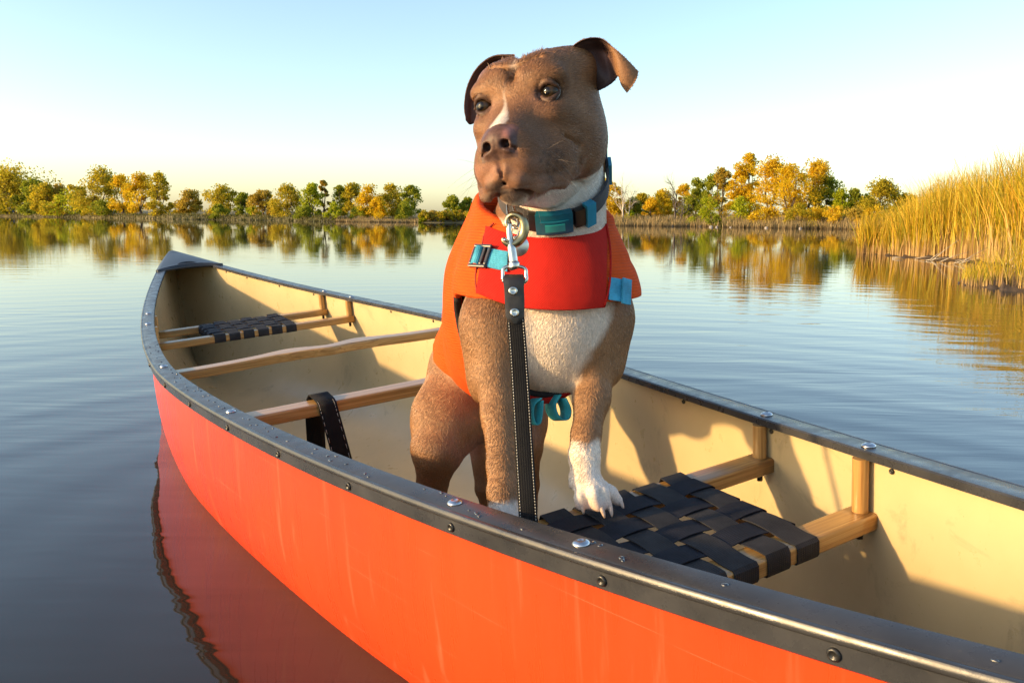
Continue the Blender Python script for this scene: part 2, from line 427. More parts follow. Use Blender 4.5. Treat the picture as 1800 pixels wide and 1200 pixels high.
for sd in (1, -1):
    for x in SCREW_X:
        p, s, n_, q = gun_frame(x, sd)
        V, Fc = screw_vf(p + s * .0190 - n_ * .0205, s); ob = cpart('screw', V, Fc, M_blackmetal, parent=guns[sd])
        if sd == -1:
            V, Fc = screw_vf(p - s * .0062 - n_ * .0225, -s, 0.004); cpart('screw', V, Fc, M_blackmetal, parent=guns[sd])

# -- drops of water lying on the near gunwale
dr = []
g_ = np.random.default_rng(3)
for q in range(64):
    x = g_.uniform(-1.1, .45) if q < 50 else g_.uniform(-1.9, -1.2); p, s, n_, tq = gun_frame(x, 1); c = p + s * g_.uniform(-.016, .010) + n_ * .0001
    a_, b_ = g_.uniform(.0015, .0050), g_.uniform(.0010, .0030); Vd = []; k = 12; an0 = g_.uniform(0, 6)
    for (f1, hz) in ((1.0, 0.0), (.92, .0007), (.6, .0012), (.05, .0014)):
        for j in range(k):
            an = 2 * math.pi * j / k; wv_ = 1 + .22 * math.sin(2 * an + an0) + .12 * math.sin(3 * an + 2 * an0); Vd.append(c + tq * a_ * f1 * wv_ * math.cos(an) + s * b_ * f1 * wv_ * math.sin(an) + n_ * hz)
    dr.append((Vd, [(i * k + j, i * k + (j + 1) % k, (i + 1) * k + (j + 1) % k, (i + 1) * k + j) for i in range(3) for j in range(k)]))
V, Fc = merge(dr); tdr = NT('water_drop'); M_drop = tdr.set(color=(.02, .02, .022), rough=.02, spec=.8, coat=1.0, coatr=.01)
o = cpart('water_drops', V, Fc, M_drop, parent=guns[1]); o['kind'] = 'stuff'

# -- bow and stern decks
t = NT('deck_plastic'); v = t.coord('Object'); n1 = t.noise(v, 40, 5, 0.6)
M_deck = t.set(color=t.ramp(n1, [(0.3, (0.018, 0.019, 0.023)), (0.7, (0.032, 0.033, 0.038))]), rough=0.38, normal=t.bump(t.noise(v, 300, 3), 0.15, 0.001))
for sg in (1, -1):
    x0, x1 = 1.985, CL + 0.004
    NU, NV_ = 26, 17; V = []; Fc = []
    for i in range(NU):
        u_ = i / (NU - 1)
        for j in range(NV_):
            w_ = -1 + 2 * j / (NV_ - 1)
            xs_ = x0 + (x1 - x0) * u_ + (1 - u_) * 0.045 * (1 - w_ * w_) - (1 - u_) * 0.0
            hw = bw(min(xs_, CL * .9995)) + 0.0215 * (1 - 0.25 * u_)
            z = gh(min(xs_, CL)) + 0.0030 + 0.011 * (1 - abs(w_) ** 2.2) * (0.35 + 0.65 * math.sin(math.pi * min(1, u_ + 0.15)))
            if u_ < 0.08: z += 0.002 * (1 - u_ / 0.08)
            V.append(can(sg * xs_, w_ * hw, z))
    for i in range(NU - 1):
        for j in range(NV_ - 1): Fc.append((i * NV_ + j, i * NV_ + j + 1, (i + 1) * NV_ + j + 1, (i + 1) * NV_ + j))
    dk = cpart('deck_plate', V, Fc, M_deck)
    sm = dk.modifiers.new('thick', 'SOLIDIFY'); sm.thickness = 0.010; sm.offset = 1 if sg > 0 else -1
    # rolled rear lip and carrying handle
    lp = [can(sg * (x0 + 0.045 * (1 - w_ * w_) - 0.004), w_ * (bw(x0) + 0.016), gh(x0) - 0.001 + 0.010 * (1 - abs(w_) ** 2.2) * 0.45) for w_ in np.linspace(-1, 1, 19)]
    V, Fc = tube_vf(lp, 0.0085, 8); cpart('deck_lip', V, Fc, M_deck)
    hd = [can(sg * (x0 + 0.085 - 0.018 * abs(w_) ** 2), w_ * 0.048, gh(x0) + 0.008 + 0.012 * (1 - abs(w_) ** 3)) for w_ in np.linspace(-1, 1, 13)]
    V, Fc = tube_vf(hd, 0.007, 8); cpart('carry_handle', V, Fc, M_deck)

# -- bars
XF1, XF2, XY, XT, XN1, XN2 = 1.014, .798, .0512, -.5354, -1.2841, -1.4984
def bar_vf(x, y0, y1, zc, w, hgt, n=24, wfun=None, r=0.0045):
    """rounded rectangular bar across the boat, at station x"""
    V = []; Fc = []
    ys = np.linspace(y0, y1, n)
    prof = []
    for (cx_, cz_, a0) in ((1, 1, 0), (-1, 1, 90), (-1, -1, 180), (1, -1, 270)):
        for q in (0, 30, 60, 90): prof.append((cx_, cz_, R(a0 + q)))
    m = len(prof)
    for y in ys:
        ww, xo, hh2 = (w, 0.0, hgt) if wfun is None else wfun(y)
        for (cx_, cz_, an) in prof:
            V.append(can(x + xo + cx_ * (ww / 2 - r) + r * math.cos(an), y, zc(y) + cz_ * (hh2 / 2 - r) + r * math.sin(an)))
    for i in range(n - 1):
        for j in range(m):
            j2 = (j + 1) % m; Fc.append((i * m + j, i * m + j2, (i + 1) * m + j2, (i + 1) * m + j))
    Fc.append(tuple(range(m - 1, -1, -1))); Fc.append(tuple((n - 1) * m + j for j in range(m)))
    return V, Fc
BOLT = [(0.0000, 0.0), (0.0098, 0.0), (0.0098, 0.0010), (0.0084, 0.0026), (0.0056, 0.0040), (0.0033, 0.0044), (0.0029, 0.0034), (0.0004, 0.0034)]
def bolt(x, sd, parent):
    p, s, n_, q = gun_frame(x, sd)
    V, Fc = lathe_vf(BOLT, 18, p - s * 0.002 + n_ * 0.0002, n_); cpart('bolt', V, Fc, M_bolt, parent=parent)
def bilge_y(x, z):
    lo, hi = 0.0, 1.0
    for _ in range(30):
        m = (lo + hi) / 2
        if section(x, m)[1] < z: lo = m
        else: hi = m
    return section(x, lo)[0] - 0.006
# yoke (carved) and plain thwart, hung straight under the gunwales
def yoke_w(y):
    a_ = abs(y)
    w = 0.046 + 0.020 * math.exp(-((a_ - 0.10) / 0.05) ** 2)
    xo = -0.026 * math.exp(-(a_ / 0.055) ** 2) + 0.004 * math.exp(-((a_ - 0.13) / 0.05) ** 2)
    return w, xo, 0.024
V, Fc = bar_vf(XY, -bw(XY) + .007, bw(XY) - .007, lambda y: gh(XY) - .0255 + 0.004 * math.cos(y * 9), .05, .024, 60, yoke_w)
o = cpart('yoke', V, Fc, M_ash); o['label'] = 'curved wooden carrying yoke'; grain_axis(o, CLFv, 0.3); yoke = o; o.modifiers.new('wn', 'WEIGHTED_NORMAL')
for sd in (1, -1): bolt(XY, sd, yoke)
V, Fc = bar_vf(XT, -bw(XT) + .007, bw(XT) - .007, lambda y: gh(XT) - .0255, .05, .025, 16)
thwart = cpart('thwart', V, Fc, M_ash); thwart['label'] = 'straight wooden thwart'; grain_axis(thwart, CLFv, 1.3); thwart.modifiers.new('wn', 'WEIGHTED_NORMAL')
for sd in (1, -1): bolt(XT, sd, thwart)

# -- seats: two rails, posts, webbing
def ribbon_vf(pts, across, w, th=0.0014):
    """flat strap along pts (n,3), 'across' unit vectors, with thickness"""
    pts = np.asarray(pts, float); t_, _, _ = frames(pts); ac = np.broadcast_to(np.asarray(across, float), pts.shape)
    nr = np.cross(t_, ac); nr /= np.linalg.norm(nr, axis=1)[:, None] + 1e-9
    V = []; Fc = []
    prof = [(-.5, 0), (-.492, .5), (-.2, .52), (.2, .52), (.492, .5), (.5, 0), (.492, -.5), (-.492, -.5)]
    m = len(prof)
    for i in range(len(pts)):
        for (a_, b_) in prof: V.append(pts[i] + ac[i] * a_ * w + nr[i] * b_ * th)
    for i in range(len(pts) - 1):
        for j in range(m):
            j2 = (j + 1) % m; Fc.append((i * m + j, i * m + j2, (i + 1) * m + j2, (i + 1) * m + j))
    Fc.append(tuple(range(m - 1, -1, -1))); Fc.append(tuple((len(pts) - 1) * m + j for j in range(m)))
    al = np.concatenate([[0], np.cumsum(np.linalg.norm(np.diff(pts, axis=0), axis=1))])
    gr = [(al[i], a_ * w, 0) for i in range(len(pts)) for (a_, b_) in prof]
    return V, Fc, gr
def strap(name, pts, across, w, mat, parent=None, th=0.0014, holder=None):
    V, Fc, gr = ribbon_vf(pts, across, w, th)
    o = cpart(name, V, Fc, mat, parent=parent) if holder is None else mesh_obj(name, np.asarray(V) - np.array(holder.location), Fc, mat, holder)
    a_ = o.data.attributes.new('grain', 'FLOAT_VECTOR', 'POINT'); a_.data.foreach_set('vector', np.asarray(gr, np.float32).ravel())
    md = o.modifiers.new('edge', 'EDGE_SPLIT'); md.split_angle = R(30)
    return o
def make_seat(xa, xb, drop_a, drop_b, y_lo, y_hi, nl, nw, lbl, rw=.042, rh=.024):
    """xa = far rail, xb = near rail"""
    za, zb = gh(xa) - drop_a, gh(xb) - drop_b           # top of the rails at the posts
    ya, yb = bw(xa), bw(xb)
    V, Fc = bar_vf(xa, -bilge_y(xa, za - .012) + .004, bilge_y(xa, za - .012) - .004, lambda y: za - rh / 2, rw, rh, 14)
    root = cpart('seat', V, Fc, M_ash); root['label'] = lbl; grain_axis(root, CLFv, xa); root.modifiers.new('wn', 'WEIGHTED_NORMAL')
    V, Fc = bar_vf(xb, -bilge_y(xb, zb - .012) + .004, bilge_y(xb, zb - .012) - .004, lambda y: zb - rh / 2, rw, rh, 14)
    o = cpart('rail', V, Fc, M_ash, parent=root); grain_axis(o, CLFv, xb); o.modifiers.new('wn', 'WEIGHTED_NORMAL')
    for y in (y_lo + .012, y_hi - .012):                   # side pieces of the frame under the webbing
        n = 8; pts = [(xa + (xb - xa) * q, y, za + (zb - za) * q - rh / 2) for q in np.linspace(0.08, 0.92, n)]
        P = can_many(pts); V, Fc = sweep(P, [(-.014, -.009), (.014, -.009), (.014, .009), (-.014, .009)], side=[CLFv] * n, normal=[CUPv] * n)
        o = cpart('side_rail', V, Fc, M_ash, parent=root, smooth=False); grain_axis(o, CFWv, y)
    for (x, zt) in ((xa, za), (xb, zb)):
        for sd in (1, -1):
            y = sd * (bw(x) - .0185)
            ztop = gh(x) - .0127
            P = [can(x, y, zt - .0005), can(x, y, (zt + ztop) / 2), can(x, y, ztop)]
            V, Fc = tube_vf(P, .0108, 18); o = cpart('post', V, Fc, M_ash, parent=root); grain_axis(o, CUPv, x + sd)
            md = o.modifiers.new('edge', 'EDGE_SPLIT'); md.split_angle = R(50)
            bolt(x, sd, root)
            V, Fc = tube_vf([can(x, y, zt - rh + .0005), can(x, y, zt - rh - .016)], [.0052, .0045], 10); cpart('bolt_cap', V, Fc, M_blackmetal, parent=root)
    # lengthwise straps wrap over both rails, crosswise ones over the side pieces
    amp = 0.0019; zm = lambda x: za + (zb - za) * (xa - x) / (xa - xb)
    pl = (y_hi - y_lo) / nl; xw0, xw1 = xa - 0.002, xb + rw / 2 - 0.003; pw = (xw0 - xw1) / nw
    for i in range(nl):
        yc = y_lo + (i + .5) * pl + random.uniform(-.002, .002); pts = []
        for (ox, oz) in ((0, -rh - .0014), (rw / 2 - .006, -rh - .0014), (rw / 2 - .001, -rh - .0006), (rw / 2 + .0010, -rh + .003), (rw / 2 + .0012, -rh * .5), (rw / 2 + .0010, -.003)): pts.append((xa + ox, yc, za + oz))
        n = 41
        for q in np.linspace(0, 1, n):
            x = xa + rw / 2 - .003 + (xb - rw / 2 + .003 - xa - rw / 2 + .003) * q
            ph = (xw0 - x) / pw
            pts.append((x, yc, zm(x) + .0030 + amp * math.cos(math.pi * (ph - .5) + math.pi * i) * -1))
        for (ox, oz) in ((rw / 2 + .0010, -.003), (rw / 2 + .0012, -rh * .5), (rw / 2 + .0010, -rh + .003), (rw / 2 - .001, -rh - .0006), (rw / 2 - .006, -rh - .0014), (0, -rh - .0014)): pts.append((xb - ox, yc, zb + oz))
        strap('strap', can_many(pts), CLFv, pl * 0.76, M_webfade, parent=root)
    for k in range(nw):
        xc = xw0 - (k + .5) * pw; z0 = zm(xc); pts = []
        pts.append((xc, y_lo - .002, z0 - rh)); pts.append((xc, y_lo - .004, z0 - rh * .5)); pts.append((xc, y_lo - .002, z0))
        n = 61
        for q in np.linspace(0.01, 0.99, n):
            y = y_lo + (y_hi - y_lo) * q; ph = (y - y_lo) / pl
            pts.append((xc, y, z0 + .0030 + amp * math.cos(math.pi * (ph - .5) + math.pi * k)))
        pts.append((xc, y_hi + .002, z0)); pts.append((xc, y_hi + .004, z0 - rh * .5)); pts.append((xc, y_hi + .002, z0 - rh))
        strap('strap', can_many(pts), CFWv, pw * 0.82, M_webbing, parent=root)
    return root
seat_near = make_seat(XN1, XN2, .066, .088, -.118, .205, 6, 4, 'wooden seat with black woven webbing')
seat_far = make_seat(XF1, XF2, .070, .070, -.135, .165, 6, 4, 'wooden seat with black woven webbing')

# -- the lake surface, open where the hull sits in it
def water_half(x, sd):
    """half-breadth of the hull where it meets the lake (z = 0) on that side"""
    lo, hi = 0.0, 1.0
    for _ in range(28):
        m = (lo + hi) / 2; y, z = section(x, m)
        if can(x, sd * y, z)[2] < 0: lo = m
        else: hi = m
    y, z = section(x, hi); return can(x, sd * max(0.0, y - 0.003), z)
_xs = [CL * 0.93 * math.sin(q) for q in np.linspace(-math.pi / 2, math.pi / 2, 61)]
ringp = [water_half(x, 1)[:2] for x in _xs if can(x, 0, keel_z(x))[2] < -0.002] + [water_half(x, -1)[:2] for x in reversed(_xs) if can(x, 0, keel_z(x))[2] < -0.002]
cen = np.mean(ringp, axis=0); V = []; Fc = []; nR = len(ringp)
ks = [0, .02, .05, .1, .2, .35, .55, .75, 0.9, 1.0]
Rout = 290.0
rad_steps = [0.0, 0.03, 0.1, 0.3, 0.8, 2, 5, 12, 30, 80, 290]
for rs_ in rad_steps:
    for p in ringp:
        d = np.asarray(p) - cen; an = math.atan2(d[1], d[0]); w_ = min(1, rs_ / 6.0); w_ = w_ * w_ * (3 - 2 * w_)
        dirn = d / np.linalg.norm(d); q = np.asarray(p) + dirn * rs_
        V.append((q[0], q[1], 0.0))
for k_ in range(len(rad_steps) - 1):
    for i in range(nR):
        i2 = (i + 1) % nR; Fc.append((k_ * nR + i, (k_ + 1) * nR + i, (k_ + 1) * nR + i2, k_ * nR + i2))
water = mesh_obj('water', V, Fc, M_water); tag(water, 'calm rippled lake water mirroring the sky and trees', kind='structure')
# ================================================================== the dog
class Field:
    """soft solid: a list of rounded shapes blended one after another"""
    def __init__(s): s.ops = []
    def _add(s, fn, lo, hi, k, mode):
        s.ops.append((fn, np.asarray(lo, float) - k - 0.02, np.asarray(hi, float) + k + 0.02, k, mode))
    def ell(s, c, r, k=0.02, mode='+', M=None):
        c = np.asarray(c, float); r = np.asarray(r, float); M = np.eye(3) if M is None else np.asarray(M, float)   # columns = axes
        ext = np.sqrt(((M * r) ** 2).sum(1))
        def fn(P):
            q = (P - c) @ M; k0 = np.sqrt(((q / r) ** 2).sum(-1)) + 1e-9; k1 = np.sqrt(((q / (r * r)) ** 2).sum(-1)) + 1e-9
            return k0 * (k0 - 1) / k1
        s._add(fn, c - ext, c + ext, k, mode)
    def cone(s, a, b, ra, rb, k=0.02, mode='+'):
        a = np.asarray(a, float); b = np.asarray(b, float); ba = b - a; L2 = ba @ ba
        def fn(P):
            t = np.clip(((P - a) @ ba) / L2, 0, 1)
            return np.sqrt(((P - a - t[..., None] * ba) ** 2).sum(-1)) - (ra + (rb - ra) * t)
        rm = max(ra, rb); s._add(fn, np.minimum(a, b) - rm, np.maximum(a, b) + rm, k, mode)
    def chain(s, pts, rad, k=0.02, mode='+'):
        for i in range(len(pts) - 1): s.cone(pts[i], pts[i + 1], rad[i], rad[i + 1], k if i == 0 else min(k, .012), mode)
    @staticmethod
    def _comb(d, e, k, mode):
        if mode == '+':
            h = np.maximum(k - np.abs(d - e), 0) / k; return np.minimum(d, e) - h * h * k * 0.25
        e = -e; h = np.maximum(k - np.abs(d - e), 0) / k; return np.maximum(d, e) + h * h * k * 0.25
    def pts(s, P):
        P = np.asarray(P, float); d = np.full(len(P), 0.06)
        for fn, lo, hi, k, mode in s.ops:
            m = np.all((P > lo) & (P < hi), axis=1)
            if m.any(): d[m] = s._comb(d[m], fn(P[m]), k, mode)
        return d
    def grid(s, o, h, shp):
        D = np.full(shp, 0.06, np.float32)
        for fn, lo, hi, k, mode in s.ops:
            i0 = np.maximum(np.floor((lo - o) / h).astype(int), 0); i1 = np.minimum(np.ceil((hi - o) / h).astype(int) + 1, shp)
            if np.any(i1 <= i0): continue
            ax = [o[q] + h * np.arange(i0[q], i1[q]) for q in range(3)]
            P = np.stack(np.meshgrid(*ax, indexing='ij'), -1)
            sl = tuple(slice(i0[q], i1[q]) for q in range(3))
            D[sl] = s._comb(D[sl], fn(P), k, mode)
        return D
def surface_net(D, o, h):
    """mesh of the zero level of a gridded field (one vertex per crossed cell)"""
    S = D < 0; nx, ny, nz = D.shape
    cnt = np.zeros((nx - 1, ny - 1, nz - 1), np.int8)
    for a in (0, 1):
        for b in (0, 1):
            for c in (0, 1): cnt += S[a:nx - 1 + a, b:ny - 1 + b, c:nz - 1 + c]
    act = (cnt > 0) & (cnt < 8); idx = np.full(act.shape, -1, np.int32); cells = np.argwhere(act); idx[act] = np.arange(len(cells))
    acc = np.zeros((len(cells), 3)); wn_ = np.zeros(len(cells))
    corners = [(a, b, c) for a in (0, 1) for b in (0, 1) for c in (0, 1)]
    for i, ca in enumerate(corners):
        for cb in corners[i + 1:]:
            if sum(abs(x - y) for x, y in zip(ca, cb)) != 1: continue
            da = D[cells[:, 0] + ca[0], cells[:, 1] + ca[1], cells[:, 2] + ca[2]]; db = D[cells[:, 0] + cb[0], cells[:, 1] + cb[1], cells[:, 2] + cb[2]]
            m = (da < 0) != (db < 0); t = np.where(m, da / np.where(m, da - db, 1), 0)
            acc += np.where(m[:, None], np.array(ca) + t[:, None] * (np.array(cb) - np.array(ca)), 0); wn_ += m
    V = o + h * (cells + acc / wn_[:, None])
    quads = []
    for ax in range(3):
        b1, b2 = (ax + 1) % 3, (ax + 2) % 3
        sl0 = [slice(None)] * 3; sl1 = [slice(None)] * 3; sl0[ax] = slice(0, -1); sl1[ax] = slice(1, None)
        ch = S[tuple(sl0)] != S[tuple(sl1)]
        e = np.argwhere(ch); ok = (e[:, b1] > 0) & (e[:, b2] > 0) & (e[:, b1] < D.shape[b1] - 1) & (e[:, b2] < D.shape[b2] - 1); e = e[ok]
        ins = S[e[:, 0], e[:, 1], e[:, 2]]
        def at(d1, d2):
            q = e.copy(); q[:, b1] += d1; q[:, b2] += d2; return idx[q[:, 0], q[:, 1], q[:, 2]]
        q = np.stack([at(-1, -1), at(0, -1), at(0, 0), at(-1, 0)], 1); q[~ins] = q[~ins][:, ::-1]; quads.append(q)
    Q = np.concatenate(quads); Q = Q[(Q >= 0).all(1)]
    return V, Q
def grad(F_, P, e=0.0008):
    g_ = np.stack([F_.pts(P + np.eye(3)[i] * e) - F_.pts(P - np.eye(3)[i] * e) for i in range(3)], 1)
    n = np.linalg.norm(g_, axis=1)[:, None] + 1e-9
    return g_ / n, (n / (2 * e))[:, 0]
def snap(F_, P, iters=2, iso=0.0, mx=0.002):
    for _ in range(iters):
        d = F_.pts(P) - iso; n, gl = grad(F_, P); P = P - n * np.clip(d / np.maximum(gl, 0.3), -mx, mx)[:, None]
    return P

# head frame: columns = dog's left, forward, up
HR = np.array([[0.9112, -0.4014, -0.0927], [-0.4027, -0.9153, 0.005], [0.0869, -0.0328, 0.9957]]); HT = np.array([0.0274, 1.1481, 0.8276])
_rl = R(3.6); _S, _U = HR[:, 0].copy(), HR[:, 2].copy(); HR[:, 0] = _S * math.cos(_rl) + _U * math.sin(_rl); HR[:, 2] = _U * math.cos(_rl) - _S * math.sin(_rl); HT = HT - HR[:, 0] * .0025
def HD(x, y, z): return HR @ np.array([x, y, z], float) + HT
def to_head(P): return (np.asarray(P) - HT) @ HR

torso = Field()
TP = [W(966, 560, 1.285), W(918, 575, 1.42), W(880, 605, 1.53), W(835, 640, 1.62)]
torso.chain(TP, [.104, .114, .092, .076], k=.05)
torso.ell(W(985, 560, 1.235), (.090, .085, .110), .05)            # breast
torso.cone(W(952, 420, 1.30), W(930, 500, 1.36), .086, .105, .06)   # withers and base of the neck
torso.cone(W(1032, 500, 1.27), W(1040, 560, 1.26), .044, .046, .05)  # shoulder muscle, dog's left
torso.cone(W(880, 500, 1.25), W(876, 570, 1.23), .046, .046, .05)    # dog's right
body = Field(); body.ops = list(torso.ops)
# neck
body.chain([W(978, 270, 1.22), W(972, 350, 1.22), W(966, 440, 1.26)], [.071, .074, .090], k=.04)
# front leg on the seat's webbing, dog's left
def leg(pts, rad, k=.03): body.chain(pts, rad, k)
leg([W(1048, 560, 1.235), W(1047, 640, 1.22), W(1040, 700, 1.195), W(1030, 765, 1.165), W(1027, 800, 1.15), W(1031, 850, 1.135)], [.042, .0300, .0250, .0190, .0195, .0200], .035)
leg([W(870, 565, 1.20), W(872, 660, 1.185), W(878, 730, 1.16), W(883, 820, 1.12), W(885, 865, 1.10), W(885, 915, 1.085)], [.044, .0295, .0240, .0190, .0195, .0205], .035)
body.ell(W(848, 672, 1.215), (.020, .026, .030), .03)              # points of the elbows
body.ell(W(1068, 640, 1.245), (.018, .024, .028), .03)
body.ell(W(846, 600, 1.215), (.020, .030, .045), .03)
# paws: four toes each, knuckles bent down to the claws
CLAWS = []
def toe(k0, k1, tip, r0, r1, claw):
    body.chain([k0, k1, tip], [r0, r0 * 1.02, r1], .006)
    CLAWS.append((tip, claw))
toe(W(1026, 852, 1.130), W(1021, 874, 1.118), W(1021, 888, 1.116), .0088, .0078, W(1026, 903, 1.110))
toe(W(1036, 850, 1.125), W(1045, 868, 1.110), W(1054, 888, 1.106), .0108, .0092, W(1063, 910, 1.098))
toe(W(1046, 850, 1.128), W(1061, 866, 1.114), W(1070, 886, 1.112), .0090, .0076, W(1076, 908, 1.102))
toe(W(1050, 848, 1.138), W(1074, 866, 1.132), W(1087, 881, 1.132), .0088, .0076, W(1096, 893, 1.124))
for a_, b_ in (((1030, 862, 1.112), (1036, 896, 1.104)), ((1053, 862, 1.106), (1063, 896, 1.098)), ((1066, 858, 1.116), (1080, 888, 1.112))):
    body.cone(W(*a_), W(*b_), .0022, .0026, .006, '-')
body.ell(W(1046, 886, 1.130), (.018, .018, .008), .008)           # pad
body.cone(W(1010, 835, 1.142), W(1005, 850, 1.140), .0065, .0050, .008); CLAWS.append((W(1005, 850, 1.140), W(1002, 858, 1.138)))
for (a, b, c) in (((872, 918, 1.082), (866, 938, 1.070), (866, 950, 1.068)), ((881, 918, 1.076), (880, 938, 1.060), (880, 952, 1.058)), ((891, 918, 1.076), (896, 938, 1.062), (896, 951, 1.060)), ((899, 916, 1.084), (908, 936, 1.074), (908, 949, 1.072))):
    toe(W(*a), W(*b), W(*c), .0115, .0095, W(c[0], c[1] + 15, c[2] - .010))
# hind legs and tail
leg([W(822, 660, 1.59), W(789, 735, 1.54)], [.070, .066], .05)
leg([W(789, 735, 1.54), W(769, 790, 1.50), W(760, 850, 1.545), W(762, 915, 1.60), W(766, 1010, 1.57)], [.064, .046, .0275, .021, .022], .03)
body.ell(W(764, 1045, 1.54), (.032, .045, .02), .02)
leg([W(890, 665, 1.66), W(905, 740, 1.58)], [.07, .058], .05)
leg([W(905, 740, 1.58), W(914, 785, 1.545), W(922, 850, 1.60), W(926, 920, 1.66), W(926, 1000, 1.63)], [.055, .040, .0265, .0205, .022], .03)
body.ell(W(924, 1035, 1.60), (.032, .045, .02), .02)
leg([W(838, 660, 1.74), W(838, 780, 1.80), W(848, 860, 1.80), W(862, 930, 1.82)], [.024, .018, .014, .008], .02)
# ---- head, in its own frame
def hell(c, r, k=.02, mode='+', both=True, M=None):
    for sx in ((1, -1) if both and abs(c[0]) > 1e-6 else (1,)):
        body.ell(HD(c[0] * sx, c[1], c[2]), r, k, mode, HR)
def hcone(a, b, ra, rb, k=.02, mode='+', both=True):
    for sx in ((1, -1) if both and (abs(a[0]) > 1e-6 or abs(b[0]) > 1e-6) else (1,)):
        body.cone(HD(a[0] * sx, a[1], a[2]), HD(b[0] * sx, b[1], b[2]), ra, rb, k, mode)
EYE = (.0470, .0440, .0200)
LIP = [(.0, .1185, -.0865), (.015, .1125, -.0970), (.031, .090, -.1070), (.050, .066, -.1045), (.066, .048, -.0920), (.072, .044, -.0800)]
hell((0, -.038, .010), (.076, .092, .070), .03)
hell((.050, -.036, .056), (.036, .045, .030), .03)                 # skull towards the ears
hell((.027, .016, .038), (.036, .040, .034), .03)
hell((.051, -.024, -.034), (.037, .062, .056), .03)
hell((.044, .034, -.008), (.024, .030, .018), .022)
hell((.044, .038, .0400), (.021, .012, .0080), .016)               # brow
hcone((0, .036, -.008), (0, .100, -.0420), .034, .0235, .022)
hcone((0, .020, -.045), (0, .090, -.055), .050, .036, .03)
hell((.0240, .077, -.065), (.0270, .0465, .0345), .014)
hell((.044, .044, -.064), (.027, .036, .030), .022)
hcone((0, -.03, -.080), (0, .085, -.096), .044, .0205, .004)
hell((0, .0925, -.0985), (.0240, .0215, .0155), .008)
for a, b in (((.003, .1235, -.078), (.017, .1180, -.0885)), ((.017, .1180, -.0885), (.036, .096, -.0980)), ((.036, .096, -.0980), (.053, .068, -.0965)), ((.053, .068, -.0965), (.0655, .047, -.0835))):
    hcone(a, b, .0056, .0060, .012)                                # rolled edge of the upper lip
hell((0, .1095, -.0915), (.0240, .0125, .0105), .006)
hell((0, .1185, -.0395), (.0215, .0170, .0205), .004)
hell((.0135, .1225, -.0440), (.0098, .0130, .0135), .004)
hcone((0, .052, .045), (0, .000, .080), .0012, .0025, .016, '-')      # furrow of the brow
hcone((.006, .046, .056), (.034, .036, .064), .0012, .0012, .010, '-')
hcone((.010, .030, .068), (.045, .020, .066), .0008, .0010, .009, '-')
hcone((.012, .016, .076), (.048, .004, .072), .0006, .0008, .009, '-')
hcone((.030, .052, .006), (.026, .068, -.010), .0010, .0006, .010, '-')
hcone((.058, .050, -.040), (.072, .030, -.052), .0012, .0014, .012, '-')
hcone((.0120, .1390, -.0445), (.0120, .1270, -.0425), .0052, .0050, .003, '-')
hcone((.0130, .1360, -.0475), (.0235, .1220, -.0515), .0026, .0016, .003, '-')
hcone((0, .1380, -.036), (0, .1370, -.0560), .0012, .0016, .004, '-')
hcone((0, .1340, -.056), (0, .1260, -.0800), .0034, .0024, .006, '-')
for a, b in zip(LIP[:-1], LIP[1:]):
    hcone(a, b, .0034, .0040, .004, '-')
hcone((.072, .044, -.080), (.0705, .036, -.058), .0030, .001, .010, '-')
body.ell(HD(EYE[0], EYE[1] + .004, EYE[2]), (.0150, .0140, .0125), .008, '-', HR)
body.ell(HD(-EYE[0], EYE[1] + .004, EYE[2]), (.0150, .0140, .0125), .008, '-', HR)
def eyelid(sx):
    cx, cy, cz = EYE
    up, lo = [], []
    for q in np.linspace(-1, 1, 9):
        x = cx + .0138 * q; bul = .0125 * math.sqrt(max(0, 1 - (q * .95) ** 2))
        up.append(HD(sx * x, cy + bul * 0.84 + .0004 - .003 * max(0, q), cz + .0106 * (1 - abs(q) ** 2.0) + .0008))
        lo.append(HD(sx * x, cy + bul * 0.84 - .0004 - .003 * max(0, q), cz - .0100 * (1 - abs(q) ** 2.0) - .0004))
    body.chain(up, [.0016 + .0010 * (1 - abs(q)) for q in np.linspace(-1, 1, 9)], .0035)
    body.chain(lo, [.0015 + .0006 * (1 - abs(q)) for q in np.linspace(-1, 1, 9)], .0035)
eyelid(1); eyelid(-1)

GH = 0.0034
go = np.array([-.32, .93, -.17]); gs = np.ceil((np.array([.25, 1.90, 1.02]) - go) / GH).astype(int)
D = body.grid(go, GH, gs)
BV, BQ = surface_net(D, go, GH)
# finer skin on the head
hq = to_head(BV); sel = (hq[:, 1] > -.15) & (hq[:, 2] > -.15) & (BV[:, 2] > .66)
fsel = sel[BQ].all(1)
bm = bmesh.new(); me = bpy.data.meshes.new('tmp'); me.from_pydata(BV.tolist(), [], BQ.tolist()); bm.from_mesh(me); bpy.data.meshes.remove(me)
bm.faces.ensure_lookup_table()
es = {e for i in np.nonzero(fsel)[0] for e in bm.faces[i].edges}
bmesh.ops.subdivide_edges(bm, edges=list(es), cuts=1, use_grid_fill=True)
me = bpy.data.meshes.new('body'); bm.to_mesh(me); bm.free()
BV = np.empty(len(me.vertices) * 3); me.vertices.foreach_get('co', BV); BV = BV.reshape(-1, 3)
_m = BV[:, 2] > .64; BV[_m] = snap(body, BV[_m], 2)
